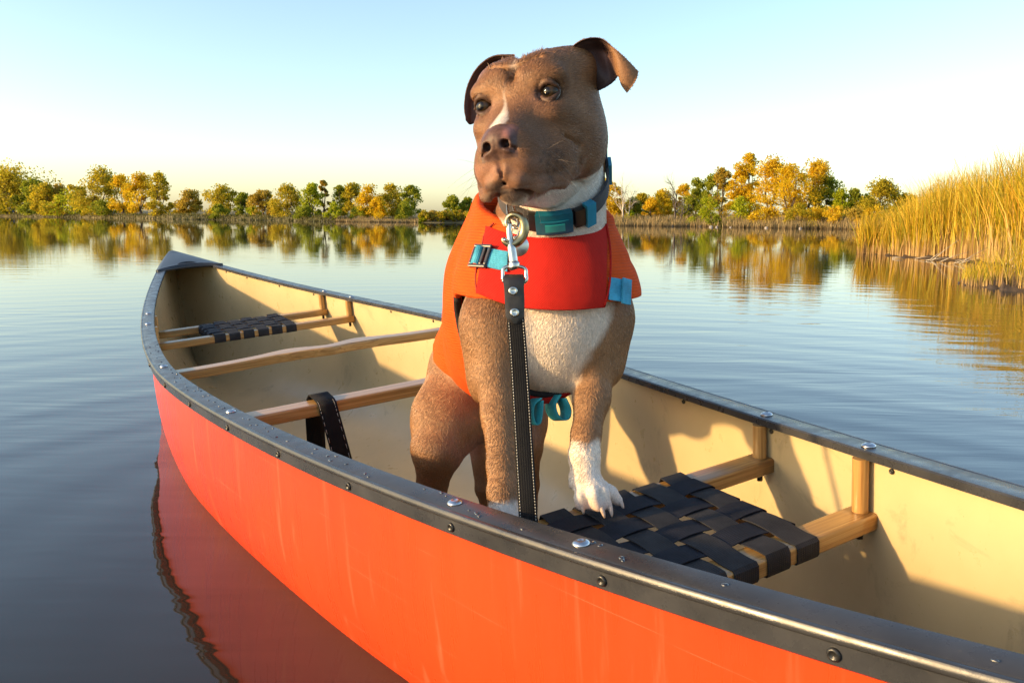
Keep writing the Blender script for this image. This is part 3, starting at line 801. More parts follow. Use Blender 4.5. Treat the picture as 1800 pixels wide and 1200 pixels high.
# light smoothing of the grid steps elsewhere
ed = np.empty(len(me.edges) * 2, np.int32); me.edges.foreach_get('vertices', ed); ed = ed.reshape(-1, 2)
for it in range(3):
    acc = np.zeros_like(BV); cn = np.zeros(len(BV)); np.add.at(acc, ed[:, 0], BV[ed[:, 1]]); np.add.at(acc, ed[:, 1], BV[ed[:, 0]]); np.add.at(cn, ed[:, 0], 1); np.add.at(cn, ed[:, 1], 1)
    tgt = acc / np.maximum(cn, 1)[:, None]; wgt = np.where(_m, 0.12, 0.5)[:, None]
    BV = BV + (tgt - BV) * wgt
nfc = len(me.polygons); lt = np.empty(nfc, np.int32); me.polygons.foreach_get('loop_total', lt); lv = np.empty(len(me.loops), np.int32); me.loops.foreach_get('vertex_index', lv)
BF = np.split(lv, np.cumsum(lt)[:-1]); bpy.data.meshes.remove(me)
# ---- ears: thin curved flaps grown out of the skull
def sheet(ctrl, nu, nv, th):
    C = np.array(ctrl, float)                                  # rows (base..tip) x cols x 3
    rows = np.stack([catmull(C[:, j], nu) for j in range(C.shape[1])], 1)
    S_ = np.stack([catmull(rows[i], nv) for i in range(nu)], 0)
    du = np.gradient(S_, axis=0); dv = np.gradient(S_, axis=1); n = np.cross(du, dv); n /= np.linalg.norm(n, axis=2)[..., None] + 1e-9
    uu = np.linspace(0, 1, nu)[:, None]; vv = np.linspace(-1, 1, nv)[None, :]
    tt = th * (1 - 0.55 * uu) * np.sqrt(np.clip(1 - np.abs(vv) ** 6, 0.06, 1)) * np.sqrt(np.clip(1 - uu ** 10, .06, 1))
    A = S_ + n * tt[..., None] * .5; Bk = S_ - n * tt[..., None] * .5
    V = np.concatenate([A.reshape(-1, 3), Bk.reshape(-1, 3)]); N = nu * nv; Fc = []
    for i in range(nu - 1):
        for j in range(nv - 1):
            a = i * nv + j; Fc.append((a, a + 1, a + nv + 1, a + nv)); Fc.append((N + a, N + a + nv, N + a + nv + 1, N + a + 1))
    rim = [i * nv for i in range(nu)] + [(nu - 1) * nv + j for j in range(1, nv)] + [i * nv + nv - 1 for i in range(nu - 2, -1, -1)] + [j for j in range(nv - 2, 0, -1)]
    for q in range(len(rim)):
        a, b = rim[q], rim[(q + 1) % len(rim)]; Fc.append((a, N + a, N + b, b))
    side = np.concatenate([np.zeros(N), np.ones(N)]); us = np.tile(np.repeat(np.linspace(0, 1, nu), nv), 2); vs_ = np.tile(np.tile(np.linspace(0, 1, nv), nu), 2)
    return V, Fc, side, us, vs_
e0 = 1.088
EAR1 = [[W(986, 102, e0 + .03), W(1008, 112, e0 + .03), W(1028, 132, e0 + .03), W(1052, 160, e0 + .03)],
        [W(1018, 73, e0), W(1030, 92, e0 + .018), W(1046, 114, e0 + .020), W(1066, 153, e0 + .020)],
        [W(1052, 67, e0), W(1062, 88, e0 + .024), W(1068, 112, e0 + .024), W(1079, 143, e0 + .010)],
        [W(1076, 82, e0 - .004), W(1082, 100, e0 - .002), W(1085, 117, e0 - .002), W(1087, 134, e0 - .002)],
        [W(1101, 104, e0 - .006), W(1101, 122, e0 - .010), W(1098, 138, e0 - .010), W(1092, 150, e0 - .006)],
        [W(1122, 126, e0 - .006), W(1119, 139, e0 - .010), W(1111, 152, e0 - .010), W(1102, 164, e0 - .006)]]
e1 = 1.205
EAR2 = [[W(905, 98, e1 - .01), W(898, 104, e1 + .004), W(890, 120, e1 - .005)],
        [W(868, 99, e1), W(868, 110, e1 + .016), W(870, 128, e1 + .004)],
        [W(840, 118, e1), W(848, 130, e1 + .020), W(856, 148, e1 + .010)],
        [W(822, 150, e1), W(834, 160, e1 + .018), W(846, 172, e1 + .010)],
        [W(816, 186, e1 - .004), W(827, 190, e1 + .010), W(839, 196, e1 + .006)],
        [W(819, 212, e1 - .008), W(826, 219, e1 + .002), W(835, 216, e1 + .002)]]
ears = [sheet(EAR1, 28, 18, .0056), sheet(EAR2, 26, 14, .0060)]
NB0 = len(BV); ear_side = [np.full(NB0, -1.)]; ear_u = [np.zeros(NB0)]; ear_v = [np.zeros(NB0)]; ear_id = [np.zeros(NB0)]
BV = [BV]; BFl = [tuple(f) for f in BF]; off = NB0
for i, (v_, f_, sd_, u_, w_) in enumerate(ears):
    BV.append(v_); BFl += [tuple(q + off for q in f) for f in f_]; off += len(v_); ear_side.append(sd_); ear_u.append(u_); ear_v.append(w_); ear_id.append(np.full(len(v_), i + 1.))
BV = np.concatenate(BV); ear_side, ear_u, ear_v, ear_id = map(np.concatenate, (ear_side, ear_u, ear_v, ear_id))

# ---- coat pattern
def wob(P, f, ph=0.0):
    x, y, z = P[:, 0] * f, P[:, 1] * f, P[:, 2] * f
    return (np.sin(x * 1.7 + 1.3 * np.sin(y * 1.1 + ph) + ph) + np.sin(y * 2.1 + 1.7 * np.sin(z * .9 + 2 * ph)) + np.sin(z * 1.9 + 1.5 * np.sin(x * 1.3 + ph))) / 3
def poly_in(u, v, poly, soft):
    """soft mask of a patch given by its outline"""
    pts = np.asarray(poly, float); ins = np.zeros(len(u), bool); dist = np.full(len(u), 1e9)
    n = len(pts)
    for i in range(n):
        x1, y1 = pts[i]; x2, y2 = pts[(i + 1) % n]
        c = ((y1 > v) != (y2 > v)) & (u < (x2 - x1) * (v - y1) / (y2 - y1 + 1e-12) + x1); ins ^= c
        t = np.clip(((u - x1) * (x2 - x1) + (v - y1) * (y2 - y1)) / ((x2 - x1) ** 2 + (y2 - y1) ** 2 + 1e-9), 0, 1)
        dist = np.minimum(dist, np.hypot(u - x1 - t * (x2 - x1), v - y1 - t * (y2 - y1)))
    sd = np.where(ins, dist, -dist); return np.clip(0.5 + sd / (2 * soft), 0, 1)
BROWN = np.array([.265, .128, .055]); DARK = np.array([.15, .080, .044]); TAN = np.array([.38, .215, .100]); WHITE = np.array([.86, .78, .68]); CREAM = np.array([.66, .53, .40]); PINK = np.array([.50, .24, .19]); SKIN = np.array([.105, .054, .040])
def coat(P):
    """colour of the hair and how much hair grows (0 bare .. 1)"""
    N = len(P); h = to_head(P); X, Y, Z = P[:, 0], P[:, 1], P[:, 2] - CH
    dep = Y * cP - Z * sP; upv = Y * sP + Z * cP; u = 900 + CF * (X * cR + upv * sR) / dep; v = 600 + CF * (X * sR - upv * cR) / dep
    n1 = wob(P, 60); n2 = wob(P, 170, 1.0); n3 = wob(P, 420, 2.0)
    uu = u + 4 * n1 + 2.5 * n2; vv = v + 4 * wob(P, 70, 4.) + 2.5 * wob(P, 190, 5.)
    C = BROWN[None] * (1 + .16 * n1 + .10 * n2 + .08 * n3)[:, None]; hair = np.ones(N)
    def put(mask, col, st=1.0):
        nonlocal C
        m = (mask * st)[:, None]; C = C * (1 - m) + np.asarray(col)[None] * m
    front = dep < 1.36
    bodyz = front & (v > 330)
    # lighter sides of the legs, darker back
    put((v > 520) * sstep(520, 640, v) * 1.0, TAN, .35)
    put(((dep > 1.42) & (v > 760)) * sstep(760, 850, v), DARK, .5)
    # chest and throat
    chest = poly_in(uu, vv, [(880, 388), (935, 372), (1010, 340), (1052, 318), (1075, 330), (1064, 372), (1072, 395), (1078, 500), (1076, 545), (1066, 580), (1048, 610), (1020, 650), (1004, 700), (925, 705), (915, 640), (908, 560), (890, 470)], 7) * bodyz
    put(chest, CREAM * .55 + WHITE * .45, .95)
    put(poly_in(uu, vv, [(1005, 318), (1040, 322), (1068, 296), (1066, 345), (1062, 400), (1045, 400), (1020, 350)], 5) * (v > 290) * front, WHITE, .95)
    put(poly_in(uu, vv, [(895, 352), (935, 352), (980, 346), (1004, 350), (985, 362), (940, 372), (905, 366)], 5) * (h[:, 2] < -.085), WHITE, .9)
    # stockings
    put(poly_in(uu, vv, [(995, 792), (1012, 775), (1035, 785), (1048, 772), (1060, 790), (1120, 900), (1090, 925), (985, 925)], 5) * front, WHITE * np.array([1, .96, .92]), .93)
    put(poly_in(uu, vv, [(1008, 800), (1024, 800), (1030, 840), (1022, 858), (1010, 835)], 8) * front, TAN * 1.3, .30)
    put(poly_in(u + 6 * n2, v + 6 * n1, [(840, 882), (930, 876), (930, 1000), (840, 1000)], 5) * front, WHITE, .9)
    toes = (v > 840) & (u > 995) & (u < 1110) & front
    put(toes * sstep(872, 892, v), PINK * 1.15, .35); hair = np.where(toes, hair * (1 - .92 * sstep(835, 872, v)), hair)
    # belly and inner thigh, thin pale hair
    ith = poly_in(uu, vv, [(800, 800), (835, 770), (850, 765), (850, 790), (805, 830)], 10) * (dep > 1.40)
    put(ith, PINK * .8, .55)
    # head
    hd = (P[:, 2] > .66)
    x, y, z = h[:, 0] + .0022 * n1 + .0012 * n2, h[:, 1], h[:, 2]
    # warm darker mask and paler cheeks
    put(hd * sstep(.02, .09, y) * (z < .02) * .9, np.array([.150, .073, .039]), .75)
    # blaze
    bl = np.clip(1 - np.abs(x + .0085 - .004 * sstep(.06, .11, y)) / (.0012 + .0115 * sstep(.056, .108, y)), 0, 1) ** .45 * sstep(.052, .070, y + .004 * n2) * (z > -.030) * (y < .116)
    put(bl * hd * (.35 + .6 * sstep(.062, .100, y)), WHITE, .95)
    put(np.exp(-((h[:, 0] / .005) ** 2 + ((z - .060) / .006) ** 2)) * (y > .0) * hd, WHITE, .35)
    # nose leather
    nz = hd * sstep(.1075, .1125, y + .10 * (z + .031) * 0 + .001 * n2) * (np.abs(h[:, 0]) < .0245) * sstep(-.063, -.059, z) * (1 - sstep(-.0205, -.0175, z))
    C = np.where(nz[:, None] > .5, SKIN[None] * (1 + .25 * wob(P, 500) + .2 * wob(P, 900, 3))[:, None], C); hair = hair * (1 - nz)
    pk = nz * np.exp(-(((h[:, 0] - .0150) / .0050) ** 2 + ((z + .029) / .007) ** 2)); put(pk, np.array([.52, .22, .17]), .75)
    put(nz * np.exp(-(((np.abs(h[:, 0]) - .0120) / .0050) ** 2 + ((z + .0435) / .005) ** 2)), np.array([.02, .012, .012]), .95)
    # lips
    lipm = hd * sstep(.085, .115, y) * (1 - sstep(-.066, -.058, z)) * sstep(-.104, -.099, z)
    put(lipm * sstep(-.004, .004, -h[:, 0]) * sstep(-.088, -.080, z), np.array([.40, .19, .13]), .50)
    put(lipm * sstep(-.004, .004, -h[:, 0]) * (1 - sstep(-.090, -.083, z)), np.array([.085, .048, .036]), .75)
    put(lipm * sstep(-.004, .004, h[:, 0]), np.array([.24, .12, .075]), .55); hair = hair * (1 - .6 * lipm)
    mouth = np.full(N, 1e9)
    for a_, b_ in zip(LIP[:-1], LIP[1:]):
        a_ = np.array(a_); b_ = np.array(b_); q = np.stack([np.abs(h[:, 0]), y, z], 1); t = np.clip(((q - a_) @ (b_ - a_)) / ((b_ - a_) @ (b_ - a_)), 0, 1)
        mouth = np.minimum(mouth, np.linalg.norm(q - a_ - t[:, None] * (b_ - a_), axis=1))
    lp = np.exp(-(mouth / .0046) ** 4) * hd; put(lp, np.array([.030, .018, .017]), .95); hair = hair * (1 - lp)
    low = hd * (z < -.096) * sstep(.05, .075, y) * (mouth < .03); put(low * sstep(.005, .010, mouth) , np.array([.30, .23, .185]), .55)
    zl = np.interp(y, [-.09, -.03, .0, .044, .066, .090, .1125, .120, .13], [-.066, -.082, -.091, -.0985, -.1085, -.1110, -.1010, -.090, -.086]) + .0018 * n2
    jaw = hd * sstep(.0015, -.0045, z - zl) * (1 - sstep(.098, .108, y)) * (y > -.10); put(jaw * sstep(-.030, -.012, h[:, 0]), WHITE * .92, .92)
    put(hd * sstep(.020, .012, z - zl) * sstep(.0015, .005, z - zl) * sstep(.045, .065, y) * (1 - lp), np.array([.23, .105, .050]), .55)  # sunlit lower edge of the upper lip, its warm light painted into the coat
    # eye rims
    for sx in (1, -1):
        de = np.linalg.norm((h - np.array([sx * EYE[0], EYE[1] + .006, EYE[2]])) / np.array([1.15, 1.2, .9]), axis=1)
        er = np.exp(-(de / .0168) ** 6) * hd; put(er, np.array([.035, .020, .018]), .92); hair = hair * (1 - er)
        inn = np.exp(-(np.linalg.norm((h - np.array([sx * (EYE[0] - .017), EYE[1] + .008, EYE[2] - .006])) / np.array([1, 1.5, 1.3]), axis=1) / .009) ** 2) * hd; put(inn, np.array([.30, .15, .11]), .5); hair = hair * (1 - .6 * inn)
    # whisker pits
    for pit in PITS:
            de = np.linalg.norm(P - pit, axis=1); put(np.exp(-(de / .0030) ** 2) * hd * (de < .02), np.array([.045, .024, .017]), .62)
    return np.clip(C, 0.004, 1), np.clip(hair, 0, 1)
PITS = np.array([HD(sx * a_, b_, c_) for (a_, b_, c_) in ((.050, .086, -.052), (.053, .078, -.058), (.055, .070, -.062), (.048, .090, -.062), (.052, .080, -.068), (.055, .070, -.074), (.044, .098, -.060), (.046, .094, -.072), (.051, .082, -.079), (.054, .072, -.084), (.040, .104, -.068), (.058, .062, -.070), (.047, .092, -.082), (.050, .088, -.088), (.056, .064, -.080)) for sx in (1, -1)])
PITS = snap(body, PITS, 8, mx=.01)
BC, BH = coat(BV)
isr = ear_id == 1; isl = ear_id == 2
# ear inside skin
def earcol():
    P = BV
    for eid in (1, 2):
        m = ear_id == eid; ins = m & (ear_side == EAR_IN[eid - 1])
        BC[m] = BROWN * .95 * (1 + .12 * wob(P[m], 170))[:, None]; BH[m] = 1
        uu, vv = ear_u[ins], ear_v[ins]
        cup = (1 - sstep(.50, .62, uu)) if eid == 1 else np.ones(len(uu)) * .8
        c = np.array([.060, .034, .030]); pk = np.exp(-(((uu - .40) / .10) ** 2 + ((vv - .5) / .20) ** 2)) * (eid == 1)
        col = BC[ins] * (1 - cup[:, None]) + c * cup[:, None]; col = col * (1 - .7 * pk[:, None]) + np.array([.24, .12, .10]) * .7 * pk[:, None]
        BC[ins] = col; BH[ins] = 1 - .75 * cup
EAR_IN = (1, 0)
earcol()
me = bpy.data.meshes.new('body'); me.from_pydata(BV.tolist(), [], BFl)
t = NT('dog_coat'); at = t.n('ShaderNodeAttribute'); at.attribute_name = 'coat'
v = t.coord('Object'); n1 = t.noise(v, 420, 4, 0.7)
col = t.mix(1.0, at.outputs['Color'], t.ramp(n1, [(0.3, (0.72, 0.72, 0.72)), (0.7, (1.15, 1.15, 1.15))]), 'MULTIPLY')
ha = t.n('ShaderNodeAttribute'); ha.attribute_name = 'hairy'
M_coat = t.set(color=col, rough=t.ramp(ha.outputs['Fac'], [(0.0, (0.46,) * 3), (0.6, (0.62,) * 3)]), spec=0.28, normal=t.bump(t.noise(v, 700, 3, 0.6), 0.35, 0.0008))
dog = empty('dog', tuple(W(960, 900, 1.3)))
tag(dog, 'brown and white short-haired dog standing with its front paws on the canoe seat, looking aside', 'dog')
dloc = np.array(dog.location)
me.vertices.foreach_set('co', (BV - dloc).ravel().astype(np.float32))
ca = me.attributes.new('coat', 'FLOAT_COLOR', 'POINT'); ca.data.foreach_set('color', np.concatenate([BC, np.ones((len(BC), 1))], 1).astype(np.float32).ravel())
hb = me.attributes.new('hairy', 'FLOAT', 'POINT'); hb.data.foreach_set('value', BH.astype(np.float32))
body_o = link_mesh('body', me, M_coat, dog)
# eyes
te = NT('eye'); 
tcv = te.n('ShaderNodeTexCoord'); sp = te.n('ShaderNodeSeparateXYZ'); te.l(tcv.outputs['Object'], sp.inputs[0])
ec = te.ramp(te.math('MULTIPLY', sp.outputs[2], 80.0), [(0.0, (.40, .36, .32)), (0.02, (.45, .40, .36)), (0.10, (.012, .008, .006)), (0.24, (.030, .018, .008)), (0.80, (.045, .026, .010)), (0.90, (.004, .003, .003)), (1.0, (.003, .002, .002))])
M_eye = te.set(color=ec, rough=0.04, spec=0.32)
gaze = HR @ np.array([-.25, 1.0, .03]); gaze /= np.linalg.norm(gaze)
for sx in (1, -1):
    bm = bmesh.new(); bmesh.ops.create_uvsphere(bm, u_segments=32, v_segments=24, radius=.0125)
    o = bm_obj('eye', bm, M_eye, dog); p = HD(sx * EYE[0], EYE[1] - .0005, EYE[2])
    q = Vector(gaze).to_track_quat('Z', 'Y'); o.matrix_basis = Matrix.Translation(Vector(p - dloc)) @ q.to_matrix().to_4x4()
# claws
M_claw = simple_mat('claw', (.56, .42, .32), .35, .2, 300)
for (a_, b_) in CLAWS:
    a_ = np.asarray(a_); b_ = np.asarray(b_); mid = (a_ + b_) / 2 + np.array([0, 0, .0025]) ; st = a_ + (a_ - b_) * .25
    V, Fc = tube_vf(catmull([st, mid, b_], 7) - dloc, [.0042, .0042, .0038, .0034, .0028, .0021, .0010], 10, up=(1, .2, .1)); mesh_obj('claw', V, Fc, M_claw, dog)
# ---- short fur
def fur(me, V, n, seed, lens, keep=None, lf=1.0, vr=.34):
    r_ = np.random.default_rng(seed)
    me.calc_loop_triangles(); T = np.empty(len(me.loop_triangles) * 3, np.int32); me.loop_triangles.foreach_get('vertices', T); T = T.reshape(-1, 3)
    a, b, c = V[T[:, 0]], V[T[:, 1]], V[T[:, 2]]; nn = np.cross(b - a, c - a); ar = np.linalg.norm(nn, axis=1) * .5
    cen = (a + b + c) / 3; wgt = ar.copy()
    toc = np.array([0, 0, CH]) - cen; 
    wgt *= np.where((nn * toc).sum(1) > -0.35 * np.linalg.norm(nn, axis=1) * np.linalg.norm(toc, axis=1), 1, .12)   # sparser on the side that lies against things
    wgt *= np.where(cen[:, 2] > .64, 2.6, 1.0)
    hz = (BH[T[:, 0]] + BH[T[:, 1]] + BH[T[:, 2]]) / 3; wgt *= np.clip(hz, 0, 1)
    if keep is not None: wgt *= keep(cen)
    pi = r_.choice(len(T), n, p=wgt / wgt.sum()); u = r_.random(n); v = r_.random(n); fl = u + v > 1; u[fl] = 1 - u[fl]; v[fl] = 1 - v[fl]
    P = a[pi] + u[:, None] * (b - a)[pi] + v[:, None] * (c - a)[pi]; N = nn[pi] / (2 * ar[pi] + 1e-12)[:, None]
    col = BC[T[pi, 0]] * (1 - u - v)[:, None] + BC[T[pi, 1]] * u[:, None] + BC[T[pi, 2]] * v[:, None]; hh = hz[pi]
    # lie of the coat: back from the nose, down the neck, legs and sides
    h = to_head(P); hd = sstep(.62, .70, P[:, 2])[:, None]
    up_face = HR @ np.array([0, -1.0, .02]); side = np.sign(h[:, 0])[:, None] * (HR @ np.array([.5, 0, -.35]))[None]
    fh = up_face[None] + side * sstep(.0, -.06, h[:, 2])[:, None] + np.array([0, 0, -.5])[None] * sstep(-.02, -.10, h[:, 2])[:, None]
    fb = np.array([-.10, .25, -1.0])[None] + 0 * P
    fl_ = fh * hd + fb * (1 - hd) +   .18 * np.stack([wob(P, 25, 1), wob(P, 25, 2), wob(P, 25, 3)], 1) + .05 * r_.standard_normal((n, 3))
    fl_ -= N * (fl_ * N).sum(1)[:, None]; fl_ /= np.linalg.norm(fl_, axis=1)[:, None] + 1e-9
    EARF = np.where(ear_id[T[pi, 0]] > 0, .22, 1.0)
    L = lens * (0.65 + .7 * r_.random(n)) * (.35 + .65 * hh) * np.where(P[:, 2] > .66, 1.0, .62) * (1 - .62 * sstep(.02, .08, h[:, 1]) * (P[:, 2] > .66)) * EARF
    lift = (.06 + .09 * r_.random(n))[:, None] * lf
    d1 = fl_ + N * lift; d1 /= np.linalg.norm(d1, axis=1)[:, None]; d2 = fl_ + N * (lift * .25); d2 /= np.linalg.norm(d2, axis=1)[:, None]
    p0 = P - N * .0004; p1 = P + d1 * (L * .5)[:, None]; p2 = p1 + d2 * (L * .5)[:, None]
    col = col * (1 - vr * .5 + vr * r_.random(n))[:, None]
    return np.stack([p0, p1, p2], 1), np.clip(col, 0, 1)
def hair_obj(name, S_, col, rad, mat, parent, loc):
    hc = bpy.data.hair_curves.new(name); n, k = S_.shape[:2]; hc.add_curves([k] * n)
    hc.position_data.foreach_set('vector', (S_ - loc).astype(np.float32).ravel())
    ra = hc.attributes.new('radius', 'FLOAT', 'POINT'); ra.data.foreach_set('value', np.tile(np.asarray(rad, np.float32), n))
    cc = hc.attributes.new('tint', 'FLOAT_COLOR', 'CURVE'); cc.data.foreach_set('color', np.concatenate([col, np.ones((n, 1))], 1).astype(np.float32).ravel())
    hc.materials.append(mat); o = bpy.data.objects.new(name, hc); COL.objects.link(o); o.parent = parent
    return o
t = NT('dog_hair'); at = t.n('ShaderNodeAttribute'); at.attribute_name = 'tint'
M_hair = t.set(color=at.outputs['Color'], rough=0.36, spec=0.45)
S_, hcol = fur(me, BV, FUR_N, 5, .0075)
fo = hair_obj('fur', S_, hcol, [.00024, .00019, .00005], M_hair, dog, dloc); fo['kind'] = 'stuff'
S2, hc2 = fur(me, BV, 90000, 9, .0095, None, .6, .62)
fo2 = hair_obj('fur', S2, hc2, [.00042, .00036, .00008], M_hair, dog, dloc); fo2['kind'] = 'stuff'
# whiskers
r_ = np.random.default_rng(4); Sx = []
for (px, py, pz) in ((.050, .086, -.056), (.053, .078, -.062), (.055, .070, -.068), (.048, .090, -.066), (.052, .080, -.074), (.050, .082, -.080), (.044, .098, -.060), (.030, .100, -.108), (.020, .106, -.108), (.012, .098, -.112), (-.012, .098, -.112)):
    for sx in ((1, -1) if px > .03 else (1,)):
        p = HD(sx * px, py, pz); d = HR @ np.array([sx * .9, .35, -.35 + .5 * r_.standard_normal()]) if pz > -.1 else HR @ np.array([.1 * r_.standard_normal(), .2, -1.0])
        d /= np.linalg.norm(d); L = .030 + .02 * r_.random(); dr = HR @ np.array([0, -.5, -.5])
        Sx.append([p - d * .002, p + d * L * .5 + dr * L * .06, p + d * L + dr * L * .22])
Sx = np.array(Sx); wo = hair_obj('whiskers', Sx, np.tile([[.16, .12, .09]], (len(Sx), 1)), [.00016, .00012, .00004], M_hair, dog, dloc); wo['kind'] = 'stuff'
# ================================================================== life vest
DX = TP[3] - TP[0]; DX[2] = 0; DX /= np.linalg.norm(DX)
vest_f = Field(); vest_f.ops = list(torso.ops)
vest_f.cone(W(950, 392, 1.31), W(938, 470, 1.35), .082, .100, .05)
class VestShell:
    POLY = [(-.40, .576), (.005, .580), (.040, .568), (.060, .540), (.070, .470), (.080, .20), (.215, .20), (.250, .352), (.300, .398), (.345, .45), (.375, .56), (.36, .90), (-.40, .90)]
    @staticmethod
    def cut(P):
        q = (P - TP[0]) @ DX; z = P[..., 2]; u = q.ravel(); v = z.ravel()
        pts = np.asarray(VestShell.POLY); n = len(pts); ins = np.zeros(len(u), bool); dist = np.full(len(u), 1e9)
        for i in range(n):
            x1, y1 = pts[i]; x2, y2 = pts[(i + 1) % n]
            c = ((y1 > v) != (y2 > v)) & (u < (x2 - x1) * (v - y1) / (y2 - y1 + 1e-12) + x1); ins ^= c
            t = np.clip(((u - x1) * (x2 - x1) + (v - y1) * (y2 - y1)) / ((x2 - x1) ** 2 + (y2 - y1) ** 2 + 1e-12), 0, 1)
            dist = np.minimum(dist, np.hypot(u - x1 - t * (x2 - x1), v - y1 - t * (y2 - y1)))
        pol = np.where(ins, -dist, dist).reshape(q.shape)
        neck = z - .668 - .34 * (q + .09)
        return np.maximum(pol, neck)
vo = np.array([-.26, 1.05, .26]); vsz = np.ceil((np.array([.24, 1.80, .80]) - vo) / .0034).astype(int)
D = vest_f.grid(vo, .0034, vsz)
ax = [vo[q] + .0034 * np.arange(vsz[q]) for q in range(3)]
near = np.abs(D - .0105) < .03
Pn = np.stack(np.meshgrid(*ax, indexing='ij'), -1)[near]
D2 = np.full(D.shape, .06, np.float32); qn = (Pn - TP[0]) @ DX
foam = .0050 * np.abs(np.sin(np.pi * (qn - .075) / .085)) ** .6 * sstep(.06, .10, qn) + .0030 * np.abs(np.sin(np.pi * (Pn[:, 2] - .575) / .055)) ** .6 * (1 - sstep(.02, .06, qn))
D2[near] = np.abs(D[near] - .0105 - foam * .5) - .0052 - foam * .5
D2[near] = np.maximum(D2[near], VestShell.cut(Pn))
VV, VQ = surface_net(D2, vo, .0034)
edv = np.concatenate([VQ[:, [0, 1]], VQ[:, [1, 2]], VQ[:, [2, 3]], VQ[:, [3, 0]]])
for it in range(3):
    acc = np.zeros_like(VV); cn = np.zeros(len(VV))
    for a_, b_ in ((0, 1), (1, 0)): np.add.at(acc, edv[:, a_], VV[edv[:, b_]]); np.add.at(cn, edv[:, a_], 1)
    VV = VV + .5 * (acc / np.maximum(cn, 1)[:, None] - VV)
def fabric(name, c, rib_dir=None, period=.0042, weave=False):
    t = NT(name); v = t.coord('Object'); d = t.noise(v, 22, 5, .6); d2 = t.noise(v, 400, 3, .6)
    col = t.ramp(d, [(.3, tuple(x * .86 for x in c)), (.7, tuple(min(1, x * 1.10) for x in c))])
    sp = t.n('ShaderNodeSeparateXYZ'); t.l(v, sp.inputs[0])
    if weave:
        ax_ = t.math('ADD', sp.outputs[0], t.math('MULTIPLY', sp.outputs[1], .5))
        h_ = t.math('MULTIPLY', t.math('SINE', t.math('MULTIPLY', ax_, 6.283 / .0030)), t.math('SINE', t.math('MULTIPLY', sp.outputs[2], 6.283 / .0030)))
        col = t.mix(t.math('MULTIPLY', t.math('ADD', h_, 1.0), .22), col, tuple(x * .45 for x in c))
    else:
        h_ = t.math('SINE', t.math('MULTIPLY', t.math('ADD', sp.outputs[2], t.math('MULTIPLY', d, .004)), 6.283 / period))
        col = t.mix(t.math('MULTIPLY', t.math('ADD', h_, 1.0), .13), col, tuple(x * .55 for x in c))
    return t.set(color=col, rough=.85, spec=.15, normal=t.bump(t.math('ADD', h_, t.math('MULTIPLY', d2, .8)), .35, .0011, t.bump(t.noise(v, 14, 3), .5, .008)))
M_orange = fabric('orange_ripstop', (.74, .082, .008)); M_red = fabric('red_weave', (.55, .020, .012), weave=True)
vest = empty('life_vest', tuple(TP[1])); tag(vest, 'red and orange flotation vest with blue straps worn by the dog', 'life vest'); vloc = np.array(vest.location)
def pt(name, V, Fc, mat, holder, smooth=True, par=None):
    o = mesh_obj(name, np.asarray(V, float) - np.array(holder.location), Fc, mat, par or holder, smooth); return o
vo_ = np_mesh('shell', VV - vloc, VQ, M_orange, vest, True)
def ray_hits(F_, uv, iso, t0=.85, t1=1.75, st=.003):
    o = np.array([0, 0, CH]); out_ = []
    for (u, v) in uv:
        d = raydir(u, v); ts = np.arange(t0, t1, st); f_ = F_.pts(o + ts[:, None] * d) - iso; i = np.nonzero(f_ < 0)[0]
        if len(i) == 0: out_.append(o + d * ts[np.argmin(f_)])
        else:
            i = i[0]; a = f_[i - 1] if i else f_[i]; b = f_[i]; t = ts[i] - st * (b / (b - a) if a != b else 0); out_.append(o + d * t)
    return np.array(out_)
